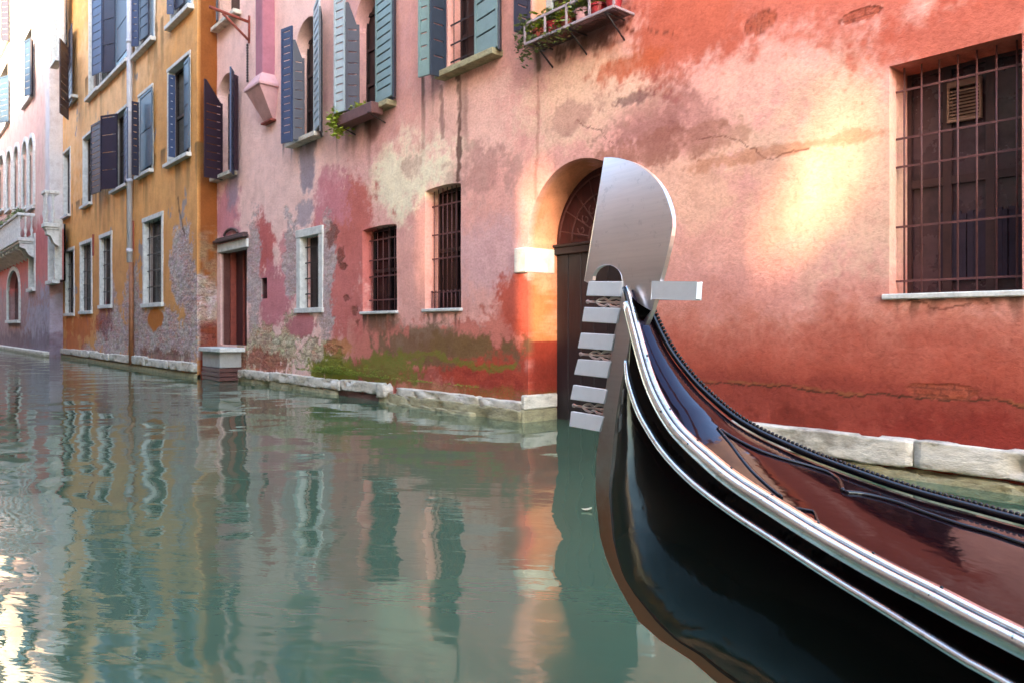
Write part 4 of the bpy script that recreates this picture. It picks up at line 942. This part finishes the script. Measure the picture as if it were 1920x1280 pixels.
MB().box(XF0, XF1 - .02, DF + .5, DF + 9, -.2, 24).build('rear_walls', M['far'], far)
MB().box(XF0, XF1, DF - .6, DF + 9, 24, 24.5, .05).build('roof', M['rooft'], far)
for o in fg + ar + fu:
    p_ = pane_part(o, DF, far, 'dark'); sill_part(o, DF, p_, M['white'], .15, .15, .15)
    mb = MB(); n_ = 14; wdt = .22
    tt = np.linspace(o['x0'], o['x1'], n_); zz = arc_z(o, tt)
    if o['rise'] > 0:
        cx_ = (o['x0'] + o['x1']) / 2; a_ = (o['x1'] - o['x0']) / 2; zs_ = o['z1'] - o['rise']
        inn = [(cx_ + a_ * math.cos(t), zs_ + o['rise'] * math.sin(t)) for t in np.linspace(math.pi, 0, n_)]; out = [(cx_ + (a_ + wdt) * math.cos(t), zs_ + (o['rise'] + wdt) * math.sin(t)) for t in np.linspace(math.pi, 0, n_)]
        inn = [(o['x0'], o['z0'])] + inn + [(o['x1'], o['z0'])]; out = [(o['x0'] - wdt, o['z0'])] + out + [(o['x1'] + wdt, o['z0'])]
        for k in range(len(inn) - 1):
            mb.prism([(inn[k][0], DF - .08, inn[k][1]), (inn[k + 1][0], DF - .08, inn[k + 1][1]), (out[k + 1][0], DF - .08, out[k + 1][1]), (out[k][0], DF - .08, out[k][1])], (0, .12, 0))
        mb.build('frame', M['white'], p_)
    else: surround(o, DF, p_, M['white'], .16, .05)
leaf_at(46, 5.45, 57, 5.6, 182, 78, 'sh_teal', far, .3); leaf_at(0, 5.4, 16, 5.7, 232, 146, 'sh_teal', far, .3); leaf_at(58, 5.6, 62, 5.75, 176, 70, 'sh_navy', far, .3)
leaf_at(2, 5.4, 16, 5.7, 78, -20, 'sh_navy', far, .3)
def balcony(px0, px1, ytop, ybot, out, name_l):
    x0_, zt_ = W(px0, ytop, DF - out); x1_, _ = W(px1, ytop, DF); zt_ = W(px1, ytop, DF - out)[1]; zb_ = W(px1, ybot, DF - out)[1]
    slab = MB().box(x0_, x1_, DF - out, DF, zb_, zb_ + .18, .02).box(x0_ + .06, x1_ - .06, DF - out + .06, DF, zb_ - .1, zb_ - .002, .02).build('balcony', M['white'], far)
    mb = MB(); mb.box(x0_, x1_, DF - out, DF - out + .18, zt_ - .14, zt_, .02); mb.box(x1_ - .18, x1_ - .001, DF - out + .182, DF, zt_ - .14, zt_, .02); mb.box(x0_ + .001, x0_ + .18, DF - out + .182, DF, zt_ - .14, zt_, .02)
    mb.build('handrail', M['white'], slab)
    mb = MB(); z0_ = zb_ + .18; h = zt_ - .14 - z0_
    def bal(x, y):
        prof = [(.05, 0), (.05, .08), (.03, .14), (.075, .35), (.03, .52), (.04, .62), (.03, .75), (.05, .92), (.05, 1)]
        mb.sweep([[(x + r_ * math.cos(a), y + r_ * math.sin(a), z0_ + q_ * h) for a in np.linspace(0, 6.283, 9)[:-1]] for r_, q_ in prof])
    for x in np.arange(x0_ + .12, x1_ - .05, .24): bal(x, DF - out + .09)
    for y in np.arange(DF - out + .33, DF - .1, .24): bal(x1_ - .09, y)
    mb.build('balustrade', M['white'], slab)
    n_ = max(2, int((x1_ - x0_) / 1.1)); n_ = min(n_, 14)
    for k in range(n_):
        mb = MB()
        x = x0_ + .2 + (x1_ - x0_ - .4) * k / (n_ - 1)
        mb.prism([(x - .09, DF, zb_ - .1), (x - .09, DF - out + .1, zb_ - .1), (x - .09, DF - out + .12, zb_ - .28), (x - .09, DF - out * .55, zb_ - .34), (x - .09, DF - out * .35, zb_ - .62), (x - .09, DF, zb_ - .75)], (.18, 0, 0))
        mb.build('corbel', M['white'], slab)
    return x0_, x1_, zt_
b1 = balcony(-30, 66, 372, 432, .7, ''); b2 = balcony(77, 112, 332, 408, .55, '')
mb = MB()
for k in range(30):
    x = b1[1] - .5 - k * .45; leaves(mb, (x, DF - .5, b1[2] + .05), (.35, .2, .28), 50, .16, 200 + k)
tag(mb.build('balcony_plants', M['leafy2']), 'low green plants along the long white balcony of the far palace', 'plants')
xs_ = np.linspace(-100, XF1, 22)
for k in range(21): MB().box(xs_[k], xs_[k + 1] - .01, DF - .22, DF + .1, -.1, .22, .02).build('foundation_stone', M['stone'], far)
# ================================================================== HOUSES ACROSS THE CANAL (behind the camera; shade and reflections)
def opp(name, label, x0, x1, H, mat, slits=(), bodyH=None, seed=1):
    r = random.Random(seed); e = tag(empty(name, ((x0 + x1) / 2, -5, 0)), label, 'house')
    bh = bodyH or H; yf = -5.0
    mb = MB(); mb.box(x0, x1, -12, yf, -.3, bh)
    if bodyH:      # added unseen screen wall; its slits pass only chosen sunbeams
        cur = x0
        for (a, b, z0, z1) in sorted(slits):
            mb.box(cur, a, yf - .1, yf - .002, bh, H); mb.box(a, b, yf - .1, yf - .002, bh, z0); mb.box(a, b, yf - .1, yf - .002, z1, H); cur = b
        mb.box(cur, x1, yf - .1, yf - .002, bh, H)
    mb.build('wall', mat, e)
    MB().box(x0 - .01, x1 + .01, yf - .2, yf + .1, -.3, 1.35, .03).build('added_plinth', M['wet_brick'], e)  # unseen dark base, added to darken the prow iron's lower reflection
    if not bodyH: MB().box(x0 - .1, x1 + .1, -12.3, yf + .5, H, H + .3, .03).build('roof', M['rooft'], e)
    z = 1.4
    while z < bh - 2.2:
        x = x0 + 1.2
        while x < x1 - 1.5:
            f_ = MB().box(x - .12, x + 1.12, yf + .003, yf + .05, z - .12, z + 1.72, .01).build('window', M['white'], e)
            MB().box(x, x + 1, yf + .052, yf + .06, z, z + 1.6).build('pane', M['dark'], f_)
            if z > 3: 
                MB().box(x - .62, x - .14, yf + .01, yf + .06, z, z + 1.6, .01).build('shutter', M['sh_navy'] if seed % 2 else M['sh_teal'], f_); MB().box(x + 1.14, x + 1.62, yf + .01, yf + .06, z, z + 1.6, .01).build('shutter', M['sh_navy'] if seed % 2 else M['sh_teal'], f_)
            x += 2.9 + r.random() * .6
        z += 3.3
EL = math.tan(math.radians(SUN_EL)) / math.sin(math.radians(SUN_AZ)); AZ = 1 / math.tan(math.radians(SUN_AZ))
def through(xw, yw, zw):      # where the sunbeam that reaches (xw,yw,zw) crosses the facade line y=-5
    dy_ = yw + 5; return xw + dy_ * AZ, zw + dy_ * EL
SL = []  # slits of the added screen wall, back-traced from the wanted sun patches
a = through(door['x0'] + .04, DP, 1.1); b = through(door['x0'] + .33, DP, 3.4); SL.append((a[0], b[0], a[1], b[1]))
x1_, z1_ = W(1452, 500, DP); x2_, z2_ = W(1605, 190, DP)
a = through(x1_, DP, z1_); b = through(x2_, DP, z2_)
for k in range(5):
    u = k / 5; SL.append((a[0] + (b[0] - a[0]) * u, a[0] + (b[0] - a[0]) * (u + .2), a[1] + (b[1] - a[1]) * (.0 + .5 * u), a[1] + (b[1] - a[1]) * (.40 + .9 * u)))
a = through(w_b['x0'] + .03, DP, w_b['z0'] + .3); b = through(w_b['x0'] + .16, DP, w_b['z1'] - .1); SL.append((a[0], b[0], a[1], b[1]))
XS = -5.2 + 11.8 * AZ
opp('town_house', 'narrow tall rose house across the canal with an added slit wall on top that shapes the sunlight', -4.0, XS, 16.5, M['opp_wall'], [q_ for q_ in SL if q_[1] < XS], 5.7, 3)
opp('town_house', 'low rose house across the canal with an added pierced wall on top that shapes the sunlight', XS + .02, 17.0, 10.2, M['opp_wall'], [q_ for q_ in SL if q_[0] > XS], 5.7, 3)
opp('town_house', 'tall sand coloured house across the canal facing the orange house', -28.0, -4.05, 19.5, M['opp_wall2'], seed=4)
opp('long_house', 'long rose house across the canal facing the far palace', -90.0, -28.05, 16.6, M['opp_wall'], seed=5)

# ================================================================== GONDOLA
gon = tag(empty('gondola', bpt(0, 0, 0)), 'black lacquered gondola bow with steel comb-shaped prow iron in the right foreground', 'gondola')
TS = np.array([0.0, .08,.14,.2,.26,.32,.38,.44,.5,.56,.62,.68,.74,.8,.86,.92,.98,1.04,1.1, 1.6, 2.2, 3.0, 4.2, 5.5, 7.0, 8.5, 9.6, 10.3])
TW = np.array([.018, .038,.060,.079,.094,.107,.121,.136,.150,.162,.175,.190,.207,.222,.236,.249,.262,.276,.290, .385, .480, .580, .68, .70, .64, .44, .20, .04])
TZ = np.array([1.405,1.252,1.172,1.116,1.074,1.046,1.025,1.005,.989,.975,.962,.951,.942,.933,.925,.918,.910,.904,.897, .845, .79, .72, .65, .63, .66, .78, 1.0, 1.3])
def smooth_interp(s, X, Y):
    # monotone-ish cubic (Catmull-Rom on non-uniform knots)
    s = np.asarray(s, float); i = np.clip(np.searchsorted(X, s) - 1, 0, len(X) - 2); m = np.gradient(Y, X)
    h = X[i + 1] - X[i]; t = (s - X[i]) / h
    return (2*t**3-3*t**2+1)*Y[i] + (t**3-2*t**2+t)*h*m[i] + (-2*t**3+3*t**2)*Y[i+1] + (t**3-t**2)*h*m[i+1]
def hw(s): return float(smooth_interp(s, TS, TW))
def hz(s): return float(smooth_interp(s, TS, TZ))
# top of the stem timber comes up under the iron
SS = list(np.linspace(0.0, 0.3, 30)) + list(np.linspace(0.32, 1.3, 50)) + list(np.linspace(1.35, 10.3, 60))
# stem / keel profile from the leading edge of the prow iron
outer_px = [(1121, 860), (1120, 900), (1121, 933), (1129, 1006), (1140, 1045), (1154, 1079), (1169, 1108), (1201, 1163), (1242, 1199), (1300, 1236), (1345, 1275), (1395, 1308)]
inner_px = [(1152, 860), (1148, 900), (1147, 930), (1154, 1006), (1163, 1045), (1174, 1079), (1195, 1112), (1238, 1166), (1274, 1199), (1318, 1226), (1362, 1262), (1412, 1296)]
neck_l = [(1170, 526), (1168, 558), (1165, 580), (1159, 608), (1154, 630), (1150, 658), (1147, 678), (1142, 708), (1139, 730), (1136, 756), (1133, 782), (1128, 808), (1124, 835)]
neck_r = [(1226, 583), (1212, 600), (1200, 620), (1190, 645), (1183, 668), (1176, 690), (1170, 715), (1165, 745), (1160, 782), (1156, 820)]
def hull_front(z):      # s of the leading hull edge (inner edge of the iron) at height z
    return np.interp(z, FZ[::-1], FS[::-1])
fr_pts = [bplane(a, b) for a, b in neck_r + inner_px]
ext = [(0.62, 0.30), (1.0, 0.16), (1.5, 0.05), (2.2, -0.03), (3.0, -0.08), (5.5, -0.12), (7.5, -0.05), (9.0, 0.2), (10.0, 0.7), (10.3, 1.25)]
FS = np.array([p[0] for p in fr_pts]); FZ = np.array([p[1] for p in fr_pts])
KS = np.concatenate([[p[0] for p in fr_pts[10:]], [e_[0] for e_ in ext]]); KZ = np.concatenate([[p[1] for p in fr_pts[10:]], [e_[1] for e_ in ext]])
# hull side: rows from gunwale to keel; each row follows u in [0,1] along the boat
def keel(s):
    o_ = np.argsort(KS); return float(np.interp(s, KS[o_], KZ[o_]))
# parametrise rows by matching fraction along gunwale and stem/keel curves
gun = [(s, hw(s), hz(s)) for s in SS]
stem_chain = [(p[0], p[1]) for p in fr_pts] + ext
def resample(ch, fr):
    P = np.array(ch); L = np.concatenate([[0], np.cumsum(np.linalg.norm(np.diff(P, axis=0), axis=1))]); return [np.array([np.interp(f_ * L[-1], L, P[:, k]) for k in range(P.shape[1])]) for f_ in fr]
glen = np.concatenate([[0], np.cumsum([math.hypot(gun[k + 1][0] - gun[k][0], gun[k + 1][2] - gun[k][2]) for k in range(len(gun) - 1)])]); fr = (glen / glen[-1])
st_ = resample(stem_chain, fr)
def hull_side(sgn):
    rings = []
    rows = 16
    for (s, w_, z_), q_ in zip(gun, st_):
        row = []
        for k in range(rows + 1):
            u = k / rows
            ss = s + (q_[0] - s) * u; zz = (z_ - .012) + (q_[1] - z_ + .012) * u
            flat = min(1.0, max(0.0, (s - 1.2) / 2.5)) * 0.55      # bottom widens aft
            ww = w_ * ((1 - u ** 1.7) * (1 - flat) + flat * (1 - .25 * u - .75 * u ** 9)) + .010 * u + 0.012 * math.sin(math.pi * u)
            row.append(bpt(ss, sgn * ww, zz))
        rings.append(row)
    return rings
mb = MB(); mb.sweep(hull_side(1), closed=False, cap=False); h2 = hull_side(-1); mb.sweep([r_[::-1] for r_ in h2], closed=False, cap=False)
hull = mb.build('hull', M['lacquer'], gon)
# deck between the rails with light camber
def deck_z(s, t):
    w_ = hw(s); return hz(s) - .012 + min(.28 * w_, .03 * math.exp(-s / .45) + .006) * (1 - (t / max(w_, 1e-3)) ** 2)
rings = []
for s in SS:
    w_ = hw(s) - .004; rings.append([bpt(s, t, deck_z(s, t)) for t in np.linspace(-w_, w_, 13)])
MB().sweep(rings, closed=False, cap=False).build('foredeck', M['deckpaint'], gon)
# port rails
def frame_at(s):
    e_ = .01; a0 = np.array(bpt(s - e_, hw(max(s - e_, 0)), hz(max(s - e_, 0)))); a1 = np.array(bpt(s + e_, hw(s + e_), hz(s + e_)))
    t = a1 - a0; t /= np.linalg.norm(t)
    out = np.array([BT[0], BT[1], 0.0]); out = out - (out @ t) * t; out /= np.linalg.norm(out); up = np.cross(out, t); up = up if up[2] > 0 or abs(up[2]) < .2 and up @ np.array([BA[0], BA[1], 0]) > 0 else -up
    return t, out, up
SR = [s for s in SS if s <= 9.5]
def rail_sweep(sgn, prof, s0=0.0, scale=lambda s: 1.0, name='rail', mat='rail', par=gon, ppos=None):
    rings = []
    for s in [q_ for q_ in SR if q_ >= s0]:
        t, out, up = frame_at(s); base = np.array(bpt(s, hw(s), hz(s))) if ppos is None else np.array(ppos(s)); ring_ = []
        for (a_, b_) in prof:
            k = scale(s); p = base + out * a_ * k + up * b_ * k
            if sgn < 0:
                rel = p[:2] - P0; tt_ = rel @ BT; p = np.array([p[0] - 2 * tt_ * BT[0], p[1] - 2 * tt_ * BT[1], p[2]])
            ring_.append(tuple(p))
        rings.append(ring_)
    return MB().sweep(rings, smooth=True).build(name, M[mat], par)
sc = lambda s: 0.75 + .25 * min(1, s / .4)
def roundrect(cx_, cy_, a_, b_, n_=16, e_=3.0):
    return [(cx_ + a_ * np.sign(math.cos(t)) * abs(math.cos(t)) ** (2 / e_), cy_ + b_ * np.sign(math.sin(t)) * abs(math.sin(t)) ** (2 / e_)) for t in np.linspace(0, 2 * math.pi, n_ + 1)[:-1]]
gr = rail_sweep(1, roundrect(.009, 0.0, .0095, .006), scale=sc, name='gunwale_rail')
g2 = rail_sweep(1, roundrect(.0265, -.0125, .0075, .0135, e_=2.4), scale=sc, name='gunwale_rail', s0=0.02)
# dark groove strip between
rail_sweep(1, roundrect(.016, -.006, .012, .006), scale=sc, name='groove', mat='moulding')
# lower rubbing strake traced along the port side
B_px = np.array([(1175, 676), (1178, 705), (1184, 730), (1196, 765), (1212, 797), (1246, 848), (1297, 901), (1367, 955), (1454, 1012), (1552, 1075), (1671, 1148), (1806, 1232), (1888, 1278), (1990, 1335), (2150, 1420)], float)
from mathutils.bvhtree import BVHTree
bvh = BVHTree.FromPolygons([v.co for v in hull.data.vertices], [tuple(p.vertices) for p in hull.data.polygons])
bl = []
for a_, b_ in B_px:
    d_ = Vector(ray(a_, b_)).normalized(); hit, nn, _, _ = bvh.ray_cast(Vector((0, 0, CAMZ)), d_)
    if hit is None: continue
    q_ = np.array(hit[:2]) - P0; bl.append((float(q_ @ BA), float(q_ @ BT) + .003, float(hit[2])))
bl = [q_ for k, q_ in enumerate(bl) if k == 0 or q_[0] > bl[k - 1][0] + .005]; bl = bl[:13]; last = bl[-1]
bl2 = bl + [(s_, last[1] / hw(last[0]) * hw(s_), hz(s_) - (hz(last[0]) - last[2])) for s_ in (last[0] + .35, last[0] + .8, last[0] + 1.4, 3.4, 5.5, 8.5)]
def catmull(P, m=6):
    P = np.array(P, float); Q = np.vstack([2 * P[0] - P[1], P, 2 * P[-1] - P[-2]]); o_ = []
    for i in range(1, len(Q) - 2):
        p0, p1, p2, p3 = Q[i - 1:i + 3]
        for u in np.linspace(0, 1, m, endpoint=False): o_.append(.5 * (2 * p1 + (p2 - p0) * u + (2 * p0 - 5 * p1 + 4 * p2 - p3) * u * u + (3 * p1 - p0 - 3 * p2 + p3) * u ** 3))
    o_.append(P[-1]); return np.array(o_)
bs_ = catmull(bl2, 6)
st_part = MB().tube([bpt(*q_) for q_ in bs_], [.0065 * min(1, .6 + .4 * k / 10) + .0015 for k in range(len(bs_))], 10).build('rubbing_strake', M['rail'], gon)
MB().tube([bpt(q_[0], -q_[1], q_[2]) for q_ in bs_], .007, 8).build('rubbing_strake', M['rail'], gon)
# screws
for s in (.035, .10, .22, .33, .45, .57, .69, .81, .93, 1.05, 1.17):
    t, out, up = frame_at(s); b_ = np.array(bpt(s, hw(s), hz(s))); p = b_ + out * .008 + up * .0055
    MB().ball(p, .0032, 8, 4).build('screw', M['moulding'], gr)
    p = b_ + out * .030 - up * .004
    if s > .1: MB().ball(p, .003, 8, 4).build('screw', M['moulding'], g2)
# starboard gunwale: dark moulding with a row of beads
rail_sweep(-1, roundrect(.006, 0.0, .011, .008), scale=sc, name='starboard_gunwale', mat='moulding')
mb = MB(); s = .03
while s < 2.6:
    t, out, up = frame_at(s); p = np.array(bpt(s, -hw(s) - .01, hz(s))) + up * .009; mb.ball(p, .0047, 7, 4, (1, 1, .9)); s += .0100 / math.hypot(1, (hz(s + .01) - hz(s)) / .01)
mb.build('bead_edging', M['moulding'], gon)
# deck mouldings traced on the deck surface
def on_deck(px_, py_):
    d = ray(px_, py_); lo = None
    best = None
    for k in np.arange(0.6, 3.2, .004):
        q_ = d[:2] * k - P0; s_ = q_ @ BA; t_ = q_ @ BT; z_ = CAMZ + d[2] * k
        if s_ < .02 or s_ > 3: continue
        f_ = z_ - deck_z(s_, t_)
        if lo is not None and lo > 0 >= f_ and abs(t_) < hw(s_) + .03: best = (s_, t_, deck_z(s_, t_)); break
        lo = f_
    return best
for nm, pts, r_ in (('deck_moulding', [(1347, 803), (1380, 825), (1420, 845), (1470, 862), (1520, 876), (1555, 888), (1574, 902), (1581, 922)], .0045),
                    ('deck_moulding', [(1346, 803), (1368, 830), (1390, 858), (1415, 888), (1440, 912), (1466, 934)], .0035),
                    ('deck_moulding', [(1585, 924), (1620, 927), (1680, 943), (1740, 965), (1800, 985), (1860, 1002), (1920, 1022), (1990, 1045)], .005),
                    ('deck_moulding', [(1490, 953), (1510, 957), (1526, 961), (1531, 972), (1534, 980)], .003)):
    P = [on_deck(*q_) for q_ in pts]; P = [q_ for q_ in P if q_]
    print(nm, len(P), len(pts))
    if len(P) > 2: 
        Q_ = catmull(P, 5); MB().tube([bpt(a_, b_, deck_z(a_, b_) + .0015) for a_, b_, _ in Q_], r_, 8).build(nm, M['moulding'], gon)
# stem timber (dark) behind the iron, up to the head
tp = [bplane(a, b) for a, b in [(1204, 548), (1200, 580), (1196, 610), (1190, 645), (1183, 668), (1176, 690), (1170, 715), (1165, 745), (1160, 782), (1154, 820), (1152, 860)]]
# prow iron --------------------------------------------------------
head_px = [(1136, 297), (1148, 296.5), (1162, 298), (1175, 301), (1188, 305), (1201, 311), (1213, 319), (1225, 329), (1236, 341), (1246, 356), (1254, 372), (1260, 390), (1263.5, 408), (1264, 425), (1262, 443), (1258, 462), (1252, 487), (1246, 510), (1241, 528),
           (1232, 562), (1226, 583)]
arc_px = [(1113 + 28.5 - 28.5 * math.cos(t), 526 - 29 * math.sin(t)) for t in np.linspace(math.pi, 0, 13)]   # right to left over the notch
poly = head_px + [(1214, 610), (1205, 645), (1198, 690)] + neck_r[6:] + inner_px[:] + outer_px[::-1] + neck_l[::-1] + arc_px[1:] + [(1105, 530), (1099, 527)]
def plate(pxs, t0, t1, name, mat, parent, bev=.0012):
    P = [bplane(a, b) for a, b in pxs]; n = len(P)
    import mathutils
    tri = mathutils.geometry.tessellate_polygon([[Vector((p[0], p[1], 0)) for p in P]])
    mb = MB(); vs = [bpt(p[0], t1, p[1]) for p in P] + [bpt(p[0], t0, p[1]) for p in P]
    fs = [tuple(t) for t in tri] + [tuple(i + n for i in t)[::-1] for t in tri] + [(k, (k + 1) % n, n + (k + 1) % n, n + k) for k in range(n)]
    mb.add(vs, fs); o = mb.build(name, mat, parent, bevel=bev)
    return o
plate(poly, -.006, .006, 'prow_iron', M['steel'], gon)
iron = [o for o in C.objects if o.name.startswith('prow_iron')][0]
teeth = [[(1108,528),(1172,528),(1169,557),(1105,555)], [(1100,576),(1167,578),(1162,607),(1097,603)], [(1093.5,624),(1157,627.5),(1152,657),(1089,652)],
         [(1088,672.5),(1150,677),(1144,708),(1082,701)], [(1079,720.5),(1143,730),(1138,756),(1075,747.5)], [(1075,770),(1137,780),(1130,808),(1073,798)]]
def tooth(q_, nm, side=True):
    P = [bplane(a, b) for a, b in q_]                      # TL TR BR BL
    mb = MB(); e = .002
    lo = [bpt(P[0][0], .0095, P[0][1]), bpt(P[1][0], .0095, P[1][1]), bpt(P[2][0], .0125, P[2][1]), bpt(P[3][0], .0125, P[3][1])]
    hi = [bpt(P[0][0], -.003, P[0][1]), bpt(P[1][0], -.003, P[1][1]), bpt(P[2][0], -.016, P[2][1]), bpt(P[3][0], -.016, P[3][1])]
    mb.add(lo + hi, [(0, 3, 2, 1), (4, 5, 6, 7), (0, 1, 5, 4), (1, 2, 6, 5), (2, 3, 7, 6), (3, 0, 4, 7)])
    return mb.build(nm, M['tooth'], iron, bevel=.0018)
for q_ in teeth: tooth(q_, 'tooth')
plate([(1228, 529), (1311, 530), (1309, 562), (1226, 561)], -.009, .009, 'rear_tooth', M['tooth'], iron, .0022)
def ornament(q_):
    (ax_, ay_), (bx_, by_) = q_; mb = MB(); a_ = np.array(bplane(ax_, ay_)); b_ = np.array(bplane(bx_, by_)); L = np.linalg.norm(b_ - a_); d = (b_ - a_) / L; n = np.array([-d[1], d[0]])
    P = lambda u, v, t=0.0: bpt(*(a_ + d * u * L + n * v)[:1], t, (a_ + d * u * L + n * v)[1])
    mb.ball(P(.05, 0), .006, 8, 6); mb.tube([P(.05, 0), P(.3, 0)], .0035, 7)
    for sg in (-1, 1):
        mb.tube([P(.28, 0), P(.4, sg * .008), P(.52, sg * .012), P(.62, sg * .006), P(.68, 0)], [.002, .0035, .004, .0035, .002], 7)
        mb.tube([P(.6, 0), P(.72, sg * .011), P(.84, sg * .014), P(.97, sg * .009)], [.0025, .004, .0045, .004], 7)
    mb.tube([P(.25, 0), P(.5, 0), P(1.0, 0)], [.003, .003, .005], 7)
    mb.ball(P(.86, 0), .006, 8, 6); mb.build('leaf_ornament', M['bronze'], iron)
for q_ in (((1099, 566), (1166, 568)), ((1086, 663), (1152, 668)), ((1073, 759), (1139, 769))): ornament(q_)

# floating leaf
lx = ray(1100, 957); k = CAMZ / -lx[2]; lp = lx[:2] * k
mb = MB(); vs = []
for i in range(9):
    u = i / 8; wv = .022 * math.sin(math.pi * u) ** .8 + .001
    for v in (-1, 0, 1): vs.append((lp[0] + (u - .5) * .075 * RT[0] + v * wv * FW[0], lp[1] + (u - .5) * .075 * RT[1] + v * wv * FW[1], .006 + .012 * abs(v) * u + .018 * (u - .5) ** 2 * 4 * .6))
mb.add(vs, [(i * 3 + j, i * 3 + j + 1, (i + 1) * 3 + j + 1, (i + 1) * 3 + j) for i in range(8) for j in range(2)], True)
lf = mb.build('floating_leaf', simple('pale_yellow_leaf', (.62, .58, .40), .6, .2, 30)); md = lf.modifiers.new('thick', 'SOLIDIFY'); md.thickness = .0015
tag(lf, 'small pale curled leaf floating on the green water beside the prow', 'leaf')
